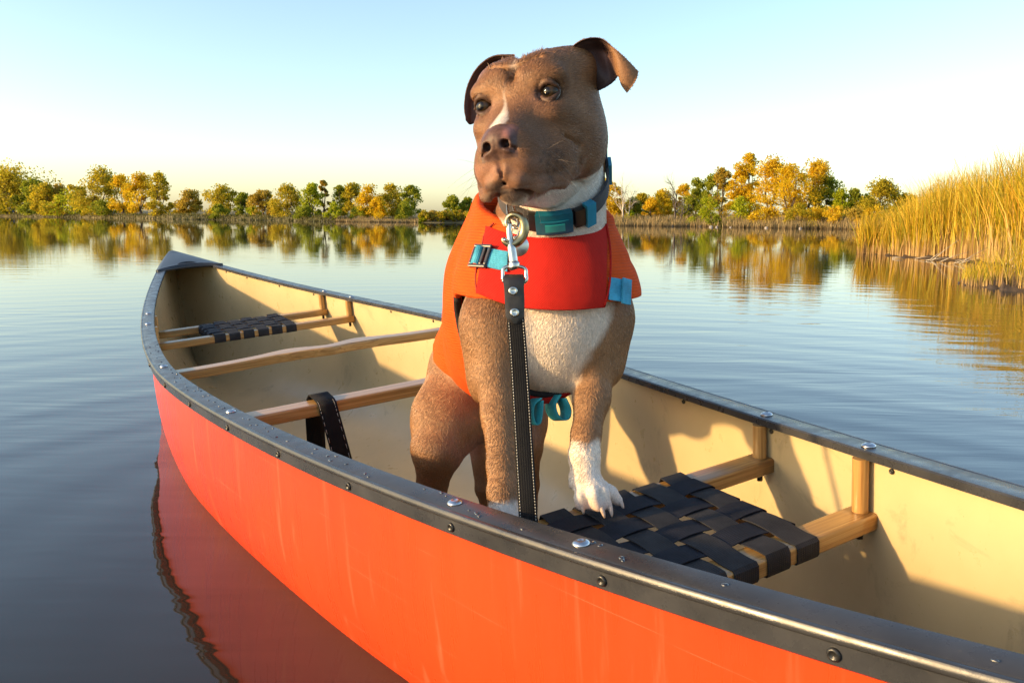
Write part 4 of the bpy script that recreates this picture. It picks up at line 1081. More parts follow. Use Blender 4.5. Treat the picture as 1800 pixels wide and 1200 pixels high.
def patch(name, top, bot, iso, nu, nv, th, mat, holder, F_=vest_f, par=None, pillow=0.0, grain=False):
    """cloth piece laid on the animal: its upper and lower edges seen at these bearings"""
    A = catmull(np.array(top, float), nu); B_ = catmull(np.array(bot, float), nu)
    uv = [A[i] + (B_[i] - A[i]) * j / (nv - 1) for i in range(nu) for j in range(nv)]
    S_ = ray_hits(F_, uv, iso).reshape(nu, nv, 3)
    for _ in range(2): S_[1:-1, 1:-1] = .5 * S_[1:-1, 1:-1] + .125 * (S_[2:, 1:-1] + S_[:-2, 1:-1] + S_[1:-1, 2:] + S_[1:-1, :-2])
    du = np.gradient(S_, axis=0); dv = np.gradient(S_, axis=1); n = np.cross(dv, du); n /= np.linalg.norm(n, axis=2)[..., None] + 1e-9
    if ((np.array([0, 0, CH]) - S_) * n).sum() < 0: n = -n
    a_ = np.linspace(-1, 1, nu)[:, None]; b_ = np.linspace(-1, 1, nv)[None]
    pw = pillow * np.clip((1 - a_ ** 8) * (1 - b_ ** 8), 0, 1) ** .6
    O_ = S_ + n * (th + pw)[..., None] if np.ndim(pw) else S_ + n * th
    V = np.concatenate([O_.reshape(-1, 3), S_.reshape(-1, 3)]); N = nu * nv; Fc = []
    for i in range(nu - 1):
        for j in range(nv - 1):
            q = i * nv + j; Fc.append((q, q + 1, q + nv + 1, q + nv)); Fc.append((N + q, N + q + nv, N + q + nv + 1, N + q + 1))
    rim = [i * nv for i in range(nu)] + [(nu - 1) * nv + j for j in range(1, nv)] + [i * nv + nv - 1 for i in range(nu - 2, -1, -1)] + [j for j in range(nv - 2, 0, -1)]
    for q in range(len(rim)): Fc.append((rim[q], N + rim[q], N + rim[(q + 1) % len(rim)], rim[(q + 1) % len(rim)]))
    o = pt(name, V, Fc, mat, holder, True, par)
    md = o.modifiers.new('edge', 'EDGE_SPLIT'); md.split_angle = R(50)
    if grain:
        L = np.linalg.norm(S_[-1, 0] - S_[0, 0]); Wd = np.linalg.norm(S_[0, -1] - S_[0, 0])
        gr = np.stack([np.repeat(np.linspace(0, L, nu), nv), np.tile(np.linspace(0, Wd, nv), nu), np.zeros(N)], 1); gr = np.concatenate([gr, gr])
        at_ = o.data.attributes.new('grain', 'FLOAT_VECTOR', 'POINT'); at_.data.foreach_set('vector', gr.astype(np.float32).ravel())
    return o
cp = patch('chest_panel', [(856, 398), (885, 409), (930, 416), (1000, 417), (1045, 404), (1066, 394)], [(839, 512), (884, 530), (930, 539), (1000, 542), (1045, 540), (1063, 537)], .0175, 44, 26, .0032, M_red, vest, pillow=.0016)
cp['label'] = 'red woven chest flap'
M_trim = web_mat('black_binding', (.022, .018, .018)); M_blue = web_mat('blue_webbing', (.050, .30, .44), .6); M_teal = web_mat('teal_webbing', (.035, .30, .33), .6)
M_grey = simple_mat('grey_piping', (.45, .44, .44), .4, .1, 60)
# seam and binding lines, laid as thin cords on the cloth
def cord(name, uv, iso, rad, mat, n=30, par=None, F_=vest_f, holder=None):
    P = ray_hits(F_, catmull(np.array(uv, float), n), iso)
    for _ in range(3): P[1:-1] = .5 * P[1:-1] + .25 * (P[2:] + P[:-2])
    V, Fc = tube_vf(P, rad, 8, up=(.3, -1, .2)); return pt(name, V, Fc, mat, holder or vest, True, par)
cord('edge_binding', [(1066, 394), (1073, 440), (1072, 495), (1063, 537)], .0210, .0016, M_red)
cord('edge_binding', [(839, 513), (884, 531), (930, 540), (1000, 543), (1063, 538)], .0190, .0020, M_red)
M_seam = simple_mat('dark_seam', (.25, .02, .01), .8)
cord('seam', [(868, 392), (852, 410), (846, 440), (836, 480), (838, 515)], .0185, .0012, M_seam)
def flank(q, z, iso):
    o = TP[0] + DX * q; o = np.array([o[0], o[1], z]); n = np.array([-DX[1], DX[0], 0]); ts = np.linspace(.02, .22, 300); f_ = vest_f.pts(o + ts[:, None] * n); i = np.argmax(f_ > iso); return o + n * ts[i]
for sgn in (1,):
    P = catmull(np.array([flank(.030, .572, .011), flank(.056, .545, .011), flank(.066, .500, .011), flank(.071, .450, .011), flank(.076, .400, .011)]), 30)
    V, Fc = tube_vf(P, .0062, 8, up=(.3, -1, .2)); pt('armhole_binding', V, Fc, M_trim, vest)
for q0 in (.158, .243):
    P = catmull(np.array([flank(q0, z_, .0125) for z_ in np.linspace(.60 if q0 < .2 else .54, .40, 9)]), 30); V, Fc = tube_vf(P, .0012, 6, up=(.3, -1, .2)); pt('seam', V, Fc, M_seam, vest)
# shoulder straps
patch('strap', [(858, 437), (876, 440), (893, 443)], [(857, 470), (875, 474), (892, 478)], .0225, 10, 8, .0022, M_blue, vest, grain=True)
patch('strap', [(1070, 488), (1084, 490), (1096, 493), (1107, 496)], [(1069, 527), (1083, 529), (1095, 531), (1105, 533)], .0195, 12, 8, .0022, M_blue, vest, grain=True)
patch('strap_keeper', [(1093, 489), (1100, 491), (1108, 493)], [(1092, 533), (1099, 535), (1106, 536)], .0222, 8, 8, .0030, M_blue, vest, grain=True)
# ladder buckle
M_buckle = simple_mat('buckle_plastic', (.055, .050, .052), .28, .15, 90)
def frame_box(c, ex, ey, ez, w, h, d, bar, bars):
    """flat buckle frame: outer bars and cross bars"""
    parts = []
    def bx(cx_, cy_, sx_, sy_, dz):
        V = []
        for a in (-1, 1):
            for b in (-1, 1):
                for g_ in (-1, 1): V.append(c + ex * (cx_ + a * sx_ / 2) + ey * (cy_ + b * sy_ / 2) + ez * (g_ * dz / 2))
        Fc = [(0, 1, 3, 2), (4, 6, 7, 5), (0, 4, 5, 1), (2, 3, 7, 6), (0, 2, 6, 4), (1, 5, 7, 3)]; parts.append((V, Fc))
    bx(0, h / 2 - bar / 2, w, bar, d); bx(0, -h / 2 + bar / 2, w, bar, d); bx(-w / 2 + bar / 2, 0, bar, h - 2 * bar - .0002, d * .98); bx(w / 2 - bar / 2, 0, bar, h - 2 * bar - .0002, d * .98)
    for b in bars: bx(b, 0, bar, h - 2 * bar - .0002, d * .9)
    return merge(parts)
def local_frame(uv, iso, F_=vest_f):
    P = ray_hits(F_, [uv], iso)[0]; n = grad(F_, P[None])[0][0]; n /= np.linalg.norm(n); ux = np.cross((0, 0, 1), n); ux /= np.linalg.norm(ux); uz = np.cross(n, ux)
    if ux[0] < 0: ux = -ux; uz = np.cross(n, ux)
    if uz[2] < 0: uz = -uz
    return P, ux, uz, n
P, ex, ez_, nn_ = local_frame((847, 452), .0210)
V, Fc = frame_box(P + nn_ * .004, ex, ez_, nn_, .031, .036, .006, .0045, [.0045])
o = pt('ladder_buckle', V, Fc, M_buckle, vest, False); bvl = o.modifiers.new('b', 'BEVEL'); bvl.width = .0012; bvl.segments = 2
V = []; q = 9
lp_ = [P + ex * (-.0045 + .0062 * math.cos(a)) + nn_ * (.0045 + .0050 * math.sin(a)) for a in np.linspace(-.3, math.pi + .3, q)]
Vr, Fr, gr = ribbon_vf(lp_, ez_, .028, .0016); o = pt('strap_loop', Vr, Fr, M_blue, vest)
at_ = o.data.attributes.new('grain', 'FLOAT_VECTOR', 'POINT'); at_.data.foreach_set('vector', np.asarray(gr, np.float32).ravel())
# belly strap and teal pull loops
for (top, bot, mt, iso) in (([(925, 682), (955, 688), (980, 684), (1003, 675)], [(925, 694), (955, 699), (982, 694), (1003, 683)], M_trim, .020), ([(925, 693), (955, 698), (982, 693), (1004, 682)], [(925, 705), (957, 710), (984, 703), (1003, 692)], M_red, .0215)):
    P = np.array([[W(u_, v_, 1.22 + .0 * k_) for k_, (u_, v_) in enumerate(e_)] for e_ in (top, bot)])
    A = catmull(P[0], 20); B_ = catmull(P[1], 20); mid = (A + B_) / 2; ac = B_ - A; wd = np.linalg.norm(ac, axis=1); ac /= wd[:, None]
    Vr, Fr, gr = ribbon_vf(mid, ac, wd.mean(), .004); o = pt('belly_strap', Vr, Fr, mt, vest)
    at_ = o.data.attributes.new('grain', 'FLOAT_VECTOR', 'POINT'); at_.data.foreach_set('vector', np.asarray(gr, np.float32).ravel())
def pull_loop(uvs, dep, w, ax):
    P = np.array([W(u_, v_, dep) for u_, v_ in uvs]); P = catmull(P, 26); Vr, Fr, gr = ribbon_vf(P, ax, w, .0018); o = pt('pull_loop', Vr, Fr, M_teal, vest)
    at_ = o.data.attributes.new('grain', 'FLOAT_VECTOR', 'POINT'); at_.data.foreach_set('vector', np.asarray(gr, np.float32).ravel())
axl = np.array([.55, -.80, .22]); axl /= np.linalg.norm(axl)
pull_loop([(978, 694), (968, 712), (973, 730), (984, 738), (993, 733), (994, 718), (986, 700)], 1.215, .026, axl)
pull_loop([(944, 700), (931, 712), (929, 730), (934, 745), (942, 742), (945, 722), (946, 704)], 1.20, .026, axl)

# ================================================================== collar
neckf = Field(); neckf.chain([W(978, 270, 1.22), W(972, 350, 1.22), W(966, 440, 1.26)], [.071, .074, .090], .02)
ccen = W(973, 318, 1.215); ca_ = np.array([.985, .05, .16]); ca_ /= np.linalg.norm(ca_); cb_ = np.array([0, -.80, -.60]); cb_ -= ca_ * (cb_ @ ca_); cb_ /= np.linalg.norm(cb_); cn_ = np.cross(ca_, cb_); cn_ *= np.sign(cn_[2])
def ring_pt(phi, iso):
    d = ca_ * math.cos(phi) + cb_ * math.sin(phi); ts = np.linspace(.02, .16, 400); f_ = neckf.pts(ccen + ts[:, None] * d); i = np.argmax(f_ > iso); return ccen + d * ts[i], d
collar = empty('dog_collar', tuple(ccen)); tag(collar, 'dark grey webbing collar with blue plastic buckle round the dog neck', 'collar')
M_collar = web_mat('collar_webbing', (.060, .060, .064), .7)
def ring_band(phis, iso, w, th, name, mat, par=None, shift=0.0, grain=True):
    P = []; Dd = []
    for ph in phis:
        p, d = ring_pt(ph, iso); P.append(p + cn_ * shift); Dd.append(d)
    P = np.array(P)
    for _ in range(2): P[1:-1] = .5 * P[1:-1] + .25 * (P[2:] + P[:-2])
    Vr, Fr, gr = ribbon_vf(P, cn_, w, th); o = pt(name, Vr, Fr, mat, collar, True, par)
    at_ = o.data.attributes.new('grain', 'FLOAT_VECTOR', 'POINT'); at_.data.foreach_set('vector', np.asarray(gr, np.float32).ravel())
    md = o.modifiers.new('edge', 'EDGE_SPLIT'); md.split_angle = R(45)
    return o
ring_band(np.linspace(0, 2 * math.pi, 97), .0050, .026, .0035, 'band', M_collar)
M_bluep = simple_mat('blue_plastic', (.010, .13, .20), .25, .15, 60); M_bluel = simple_mat('pale_blue_plastic', (.03, .27, .42), .3, .1, 60); M_label = simple_mat('teal_label', (.02, .34, .36), .4, .1, 80); M_blk = simple_mat('black_plastic', (.012, .012, .014), .35, .2, 90)
def phi_at(u):
    ph = np.linspace(.05, math.pi - .05, 500); us = [proj(ring_pt(a, .008)[0])[0] for a in ph[::10]]; return float(np.interp(-u, [-x for x in us], ph[::10]))
pA, pB, pC, pD, pE = (phi_at(u) for u in (944, 1004, 1009, 1026, 1040))
bo = ring_band(np.linspace(pA, pB, 9), .0115, .034, .0110, 'buckle', M_bluep)
ring_band(np.linspace(phi_at(952), phi_at(998), 9), .0178, .0200, .0030, 'buckle_panel', M_bluep, bo, shift=-.003)
ring_band(np.linspace(phi_at(960), phi_at(991), 9), .0198, .0120, .0012, 'label', M_label, bo, shift=-.003)
ring_band(np.linspace(pC, pD, 6), .0105, .028, .0080, 'strap_fold', M_blk, bo)
ring_band(np.linspace(pD, pE, 6), .0120, .037, .0120, 'buckle_end', M_bluel, bo)
ring_band(np.linspace(phi_at(930), phi_at(944), 6), .0105, .027, .0080, 'strap_fold', M_blk, bo)
ring_band(np.linspace(-.16, .10, 8), .0085, .034, .0050, 'slider', M_bluel)
ring_band(np.linspace(-.62, -.42, 8), .0085, .030, .0050, 'slider', M_bluel)

# ================================================================== leash with its snap hook
lz = 1.062
M_nickel = simple_mat('worn_nickel', (.62, .58, .50), .24, .15, 120, metal=1.0); M_brass = simple_mat('aged_brass', (.36, .30, .17), .32, .2, 120, metal=1.0)
leash = empty('leash', tuple(W(903, 480, lz))); tag(leash, 'black webbing leash with leather end and metal snap clipped to the collar', 'leash')
def tubepx(name, pts, rad, mat, n=24, k=10, par=None, holder=None):
    P = catmull(np.array([W(*p) for p in pts]), n); rad = np.interp(np.linspace(0, 1, n), np.linspace(0, 1, len(np.atleast_1d(rad))), np.atleast_1d(rad))
    V, Fc = tube_vf(P, rad, k, up=(.2, -1, .3)); return pt(name, V, Fc, mat, holder or leash, True, par)
# D-ring and tag hang from the collar
tubepx('ring', [(892, 356, 1.098), (893, 375, 1.086), (899, 396, 1.074), (908, 401, 1.070), (911, 392, 1.074), (905, 372, 1.084), (899, 354, 1.098)], .0017, M_nickel, 40, 10, None, collar)
tubepx('split_ring', [(902, 396, 1.078), (899, 412, 1.072), (904, 424, 1.070), (910, 418, 1.072), (909, 400, 1.076), (903, 395, 1.078)], .0011, M_nickel, 30, 8, None, collar)
V, Fc = lathe_vf([(.0001, -.0006), (.0135, -.0006), (.0140, 0), (.0135, .0006), (.0001, .0006)], 28, W(911, 432, 1.082), W(911, 432, 1.0) - W(909, 430, 1.08)); tg = pt('name_tag', V, Fc, simple_mat('tag_steel', (.66, .65, .62), .34, .1, 100, metal=1.0), collar)
sw = tubepx('snap_hook', [(897, 404, lz), (891, 394, lz), (893, 383, lz), (903, 377, lz - .003), (916, 383, lz - .003), (922, 398, lz - .002), (919, 414, lz), (909, 426, lz), (897, 430, lz), (887, 424, lz), (885, 418, lz)], [.0034, .0036, .0036, .0042, .0052, .0060, .0062, .0058, .0048, .0040, .0030], M_brass, 48, 12)
tubepx('barrel', [(895, 392, lz), (896, 415, lz), (900, 440, lz), (903, 462, lz)], [.0038, .0040, .0042, .0056, .0060, .0060], M_nickel, 24, 16, sw)
tubepx('bolt_knob', [(893, 424, lz - .003), (886, 421, lz - .008)], [.0022, .0028], M_nickel, 6, 10, sw)
tubepx('swivel', [(904, 459, lz), (904, 463, lz), (904, 470, lz), (905, 474, lz)], [.0058, .0074, .0074, .0050], M_nickel, 12, 16, sw)
tubepx('eye_loop', [(884, 492, lz - .001), (884, 482, lz), (885, 473, lz), (892, 469, lz), (904, 468.5, lz), (917, 469, lz), (924, 474, lz), (925, 483, lz), (925, 493, lz - .001), (918, 497, lz), (904, 498, lz), (890, 497, lz), (884, 492, lz)], .0024, M_nickel, 60, 10, sw)
M_leather = NT('black_leather'); _v = M_leather.coord('Object'); M_leather = M_leather.set(color=M_leather.ramp(M_leather.noise(_v, 60, 5, .6), [(.3, (.014, .012, .011)), (.7, (.040, .034, .030))]), rough=.38, normal=M_leather.bump(M_leather.noise(_v, 160, 5, .6), .4, .001))
def flat_strip(name, rows, th, mat, holder, par=None):
    """rows of (uL,uR,v,depth): a flat strip with its own outline"""
    n = len(rows); m = 7; V = []; Fc = []
    Pg = np.array([[W(uL + (uR - uL) * j / (m - 1), v_, d_ - .0016 * (1 - (2 * j / (m - 1) - 1) ** 4)) for j in range(m)] for (uL, uR, v_, d_) in rows])
    nrm = np.array([0, -1., 0.15]); nrm /= np.linalg.norm(nrm)
    V = np.concatenate([Pg.reshape(-1, 3), (Pg - nrm * th).reshape(-1, 3)]); N = n * m
    for i in range(n - 1):
        for j in range(m - 1): q = i * m + j; Fc.append((q, q + m, q + m + 1, q + 1)); Fc.append((N + q, N + q + 1, N + q + m + 1, N + q + m))
    rim = [i * m for i in range(n)] + [(n - 1) * m + j for j in range(1, m)] + [i * m + m - 1 for i in range(n - 2, -1, -1)] + [j for j in range(m - 2, 0, -1)]
    for q in range(len(rim)): Fc.append((rim[q], rim[(q + 1) % len(rim)], N + rim[(q + 1) % len(rim)], N + rim[q]))
    o = pt(name, V, Fc, mat, holder, True, par); md = o.modifiers.new('edge', 'EDGE_SPLIT'); md.split_angle = R(50)
    return o, Pg
ld = lz - .002
tab, _ = flat_strip('leather_tab', [(889, 919, 482, ld + .006), (885.5, 921, 485, ld), (884, 922, 492, ld - .003), (886, 921, 505, ld - .002), (887, 922, 525, ld - .001), (888, 922, 545, ld), (889, 921, 556, ld), (893, 917, 563, ld), (900, 911, 569, ld + .001)], .005, M_leather, leash)
for (u_, v_) in ((902, 511), (904.5, 549)):
    c = W(u_, v_, ld - .0035); V, Fc = lathe_vf([(.0060, -.002), (.0060, .0004), (.0052, .0018), (.0036, .0024), (.0030, .0018), (.0006, .0020)], 18, c, (0.02, -1, .15)); pt('rivet', V, Fc, M_nickel, leash, True, tab)
rows = []
for q in np.linspace(0, 1, 40):
    v_ = 540 + (985 - 540) * q; c = float(np.interp(v_, [540, 620, 700, 900, 985], [905, 911, 916, 928, 932])); w = 31 + 3 * q
    d_ = ld + .004 - .052 * max(0, (v_ - 540) / 445) ** 1.3
    rows.append((c - w / 2, c + w / 2, v_, d_))
M_leash = web_mat('leash_webbing', (.009, .0085, .0085), .8)
lo_, Pg = flat_strip('strap', rows, .0024, M_leash, leash)
al = np.repeat(np.linspace(0, .34, 40), 7); acx = np.tile(np.linspace(-.0135, .0135, 7), 40); gr = np.stack([al, acx, 0 * al], 1); gr = np.concatenate([gr, gr])
at_ = lo_.data.attributes.new('grain', 'FLOAT_VECTOR', 'POINT'); at_.data.foreach_set('vector', gr.astype(np.float32).ravel())
M_thread = simple_mat('white_thread', (.46, .43, .37), .7)
def stitches(Pg, cols, n, holder, par, lift=.0008, frac=.55):
    parts = []
    for cfr in cols:
        m = Pg.shape[1] - 1; j = cfr * m; j0 = min(int(j), m - 1); f_ = j - j0
        line = Pg[:, j0] * (1 - f_) + Pg[:, j0 + 1] * f_; line = catmull(line, n * 2 + 1)
        for i in range(n):
            a_, b_ = line[2 * i], line[2 * i] + (line[2 * i + 1] - line[2 * i]) * 2 * frac; off = np.array([0, -lift, 0]); parts.append(tube_vf([a_ + off, b_ + off], .00055, 5, up=(0, -1, .2)))
    V, Fc = merge(parts); o = pt('stitching', V, Fc, M_thread, holder, True, par); o['kind'] = 'stuff'
stitches(Pg, (.10, .90), 84, leash, lo_)

# ================================================================== strap looped over the thwart
loop = empty('carry_strap', tuple(can(XT, .15, gh(XT)))); tag(loop, 'black stitched webbing strap looped over the plain wooden thwart', 'strap')
def loop_side(pts, w, ax):
    Vr, Fr, gr = ribbon_vf(catmull(pts, 36), ax, w, .0026); o = pt('strap', Vr, Fr, M_leash, loop)
    at_ = o.data.attributes.new('grain', 'FLOAT_VECTOR', 'POINT'); at_.data.foreach_set('vector', np.asarray(gr, np.float32).ravel()); return o, catmull(pts, 36)
def thw(u, v):
    """point of the thwart's upper face on this bearing"""
    d = raydir(u, v); o = np.array([0, 0, CH]); ts = np.linspace(.8, 3, 4000); P = o + ts[:, None] * d
    zt = np.array([(p - can(XT, 0, gh(XT) - .013)) @ CUPv for p in P]); return P[np.argmin(np.abs(zt))]
yT = float((thw(557, 700) - can(XT, 0, gh(XT))) @ CLFv)
ptsL = [can(XT + .050, yT + .012, gh(XT) - .30), can(XT + .040, yT + .010, gh(XT) - .16), can(XT + .032, yT + .006, gh(XT) - .04), can(XT + .022, yT, gh(XT) - .004), can(XT + .002, yT - .003, gh(XT) - .005), can(XT - .024, yT - .004, gh(XT) - .012), can(XT - .032, yT - .006, gh(XT) - .035), can(XT - .045, yT - .022, gh(XT) - .16), can(XT - .060, yT - .035, gh(XT) - .30)]
o, Pc = loop_side(ptsL, .040, CLFv)
Pg2 = np.stack([Pc + CLFv * w_ for w_ in np.linspace(-.020, .020, 7)], 1)[14:]
stitches(Pg2 - 0.0, (.10, .90), 34, loop, o, lift=.0022)
# ================================================================== trees, shrubs and reeds round the lake
def leaf_mat(name, cols, trans=.55):
    t = NT(name); ge = t.n('ShaderNodeNewGeometry'); oi = t.n('ShaderNodeObjectInfo')
    n_ = t.noise(t.coord('Object'), .9, 3, .6)
    f_ = t.math('ADD', t.math('MULTIPLY', ge.outputs['Random Per Island'], .55), t.math('MULTIPLY', n_, .55))
    k = len(cols); col = t.ramp(f_, [(0.15 + .75 * i / (k - 1), c) for i, c in enumerate(cols)])
    t.set(color=col, rough=.6, spec=.2)
    tr = t.n('ShaderNodeBsdfTranslucent'); t.l(col, tr.inputs['Color']); mx = t.n('ShaderNodeMixShader'); mx.inputs[0].default_value = trans
    t.l(t.b.outputs[0], mx.inputs[1]); t.l(tr.outputs[0], mx.inputs[2]); t.l(mx.outputs[0], t.o.inputs['Surface']); return t.m
LM = {'olive': leaf_mat('leaves_olive', [(0.276, 0.253, 0.016), (0.460, 0.380, 0.023), (0.667, 0.483, 0.029)]),
      'green': leaf_mat('leaves_green', [(0.149, 0.207, 0.018), (0.287, 0.322, 0.023), (0.483, 0.437, 0.032)]),
      'lime': leaf_mat('leaves_lime', [(0.184, 0.253, 0.011), (0.391, 0.437, 0.016), (0.598, 0.552, 0.023)]),
      'yellow': leaf_mat('leaves_yellow', [(0.437, 0.345, 0.014), (0.690, 0.483, 0.016), (0.850, 0.598, 0.021)]),
      'orange': leaf_mat('leaves_orange', [(0.483, 0.356, 0.016), (0.713, 0.506, 0.021), (0.850, 0.552, 0.030)]),
      'brown': leaf_mat('leaves_brown', [(0.310, 0.241, 0.025), (0.460, 0.333, 0.040), (0.621, 0.425, 0.057)])}
M_bark = simple_mat('bark', (.085, .060, .042), .9, .3, 4, .5, 20, .02)
M_pale = simple_mat('bleached_bark', (.42, .37, .30), .85, .2, 4, .4, 20, .02)
M_darkbark = simple_mat('dead_bark', (.10, .082, .070), .9, .25, 4, .4, 20, .02)
def site(u, back):
    """a place on the bank: bearing u, metres behind the water's edge"""
    th = bearing(u); r = shore_d(th) + back; return np.array([r * math.sin(th), r * math.cos(th), ground_z(th, r) - .05]), r
def top_z(u, v, r):
    d = raydir(u, v); t_ = r / math.hypot(d[0], d[1]); return CH + d[2] * t_
def px_m(r): return r / CF
def branch(P, r, k=5): return tube_vf(P, r, k, cap=False)
def make_tree(u, vtop, wpx, back, kind, name, label, cat, group, rs, lean=0.0, low=.22, nclump=26, nleaf=85, bark=None, lsz=None, trunk=True):
    g_ = np.random.default_rng(rs); base, r = site(u, back); H = top_z(u, vtop, r) - base[2]; Wd = wpx * px_m(r) * .58
    root = empty(name, tuple(base)); tag(root, label, cat, group)
    # limbs
    parts = []; tr = .028 * H + .02; fork = H * (low * .7 + .06)
    cl = []
    lob = g_.uniform(0, 6.28, 3); nclump = int(nclump * 1.25); nleaf = int(nleaf * 1.5); low = low * .4
    for i in range(nclump):
        zf = low + (1 - low) * g_.random() ** .8; z = H * min(.97, zf)
        prof = math.sin(math.pi * min(1, .12 + .88 * (zf - low) / (1 - low)) ** .75) ** .6 if zf < 1 else .3
        an = g_.uniform(0, 2 * math.pi); rr = Wd * prof * (.10 + .90 * g_.random() ** .55) * (1 + .22 * math.sin(2 * an + lob[0]) + .15 * math.sin(3 * an + lob[1] + zf * 5)) * .92
        cl.append((rr * math.cos(an) + lean * Wd * zf, rr * math.sin(an), z))
    cl = np.array(cl)
    if trunk:
        tp = np.array([0, 0, fork]) + np.array([g_.normal(0, .03) * H, g_.normal(0, .03) * H, 0])
        parts.append(branch(catmull([(0, 0, -.2), (tp[0] * .4, tp[1] * .4, fork * .5), tp], 6), np.linspace(tr * 1.25, tr * .8, 6), 7))
        nl = 3 if H > 4 else 2
        limbs = []
        for q in range(nl):
            an = 2 * math.pi * (q + g_.random() * .6) / nl; e_ = np.array([math.cos(an) * Wd * .35 + lean * Wd * .7, math.sin(an) * Wd * .35, H * (.70 + .2 * g_.random())])
            Lp = catmull([tp, tp + (e_ - tp) * .45 + np.array([math.cos(an), math.sin(an), 0]) * Wd * .10, e_], 9); limbs.append(Lp); parts.append(branch(Lp, np.linspace(tr * .45, tr * .08, 9), 6))
        for c in cl:
            Lp = limbs[int(np.argmin([np.min(np.linalg.norm(L_ - c, axis=1)) for L_ in limbs]))]; i = int(np.argmin(np.linalg.norm(Lp - c + np.array([0, 0, .25 * H]), axis=1))); a_ = Lp[i]
            parts.append(branch(catmull([a_, a_ + (c - a_) * .5 + np.array([0, 0, .06 * Wd]), c], 5), np.linspace(tr * .14, tr * .03, 5), 4))
        V, Fc = merge(parts); mesh_obj('trunk', V, Fc, bark or M_bark, root)
    # leaves: many small blades gathered in clumps
    n = nclump * nleaf; ci = np.repeat(np.arange(nclump), nleaf); cr = Wd * g_.uniform(.14, .50, nclump)[ci]
    d = g_.standard_normal((n, 3)); d /= np.linalg.norm(d, axis=1)[:, None]; P = cl[ci] + d * (cr * g_.random(n) ** .45)[:, None] * np.array([1, 1, .80])
    P[:, 2] = np.clip(P[:, 2], .08 * H * low, None)
    sz = (lsz or max(.06, 1.7 * px_m(r))) * g_.uniform(.6, 1.5, n)
    a = g_.standard_normal((n, 3)); a[:, 2] -= .3; a /= np.linalg.norm(a, axis=1)[:, None]; b = np.cross(a, g_.standard_normal((n, 3))); b /= np.linalg.norm(b, axis=1)[:, None]
    V = np.stack([P - a * sz[:, None] * .9, P + b * sz[:, None] * .55, P + a * sz[:, None] * .9, P - b * sz[:, None] * .55], 1).reshape(-1, 3); Fq = np.arange(4 * n).reshape(-1, 4)
    np_mesh('crown', V, Fq, LM[kind], root)
    return root
def bare_tree(u, vtop, wpx, back, name, label, group, rs, mat, lean=0.):
    g_ = np.random.default_rng(rs); base, r = site(u, back); H = top_z(u, vtop, r) - base[2]; Wd = wpx * px_m(r) * .5
    root = empty(name, tuple(base)); tag(root, label, 'tree', group); parts = []; tw = []
    def grow(p, d, L, rad, lev):
        n = 6; pts = [p]; q = d.copy()
        for i in range(n):
            q = q + g_.normal(0, .10, 3) + np.array([0, 0, .05]); q /= np.linalg.norm(q); pts.append(pts[-1] + q * L / n)
        (parts if lev < 2 else tw).append(branch(np.array(pts), np.linspace(rad, rad * .35, n + 1), 6 if lev == 0 else 4))
        if lev >= 4: return
        for k in range((7, 5, 4, 3)[lev]):
            i = int(g_.integers(2, n + 1)) if lev else int(g_.integers(2, n + 1)); an = g_.uniform(0, 6.28); sp = .55 + .35 * g_.random()
            s_ = np.cross(q, [math.cos(an), math.sin(an), .2]); s_ /= np.linalg.norm(s_) + 1e-9; dd = q * (1 - sp * .5) + s_ * sp; dd /= np.linalg.norm(dd)
            grow(pts[i], dd, L * g_.uniform(.42, .62), rad * (.5 - .06 * lev) * (1 - .05 * i), lev + 1)
    grow(np.array([0, 0, -.2]), np.array([lean, 0, 1.]), H * .62, .032 * H + .02, 0)
    V, Fc = merge(parts); V = np.array(V); A = np.array([q for p in tw for q in p[0]]); top_ = max(V[:, 2].max(), A[:, 2].max()); wx = max(abs(A[:, 0]).max(), .1)
    sc = np.array([min(1.6, Wd / wx), min(1.6, Wd / wx), H / top_]); sc[:2] = np.clip(sc[:2], .5, 1.6)
    mesh_obj('trunk', V * sc, Fc, mat, root); V2, F2 = merge(tw); mesh_obj('twigs', np.array(V2) * sc, F2, mat, root)
    return root
def shrub(u, vtop, wpx, back, kind, label, group, rs, nc=12, nl=80):
    return make_tree(u, vtop, wpx, back, kind, 'shrub', label, 'shrub', group, rs, low=.02, nclump=nc, nleaf=nl, trunk=True)
GL, GR = 'trees on the left shore', 'trees on the right shore'
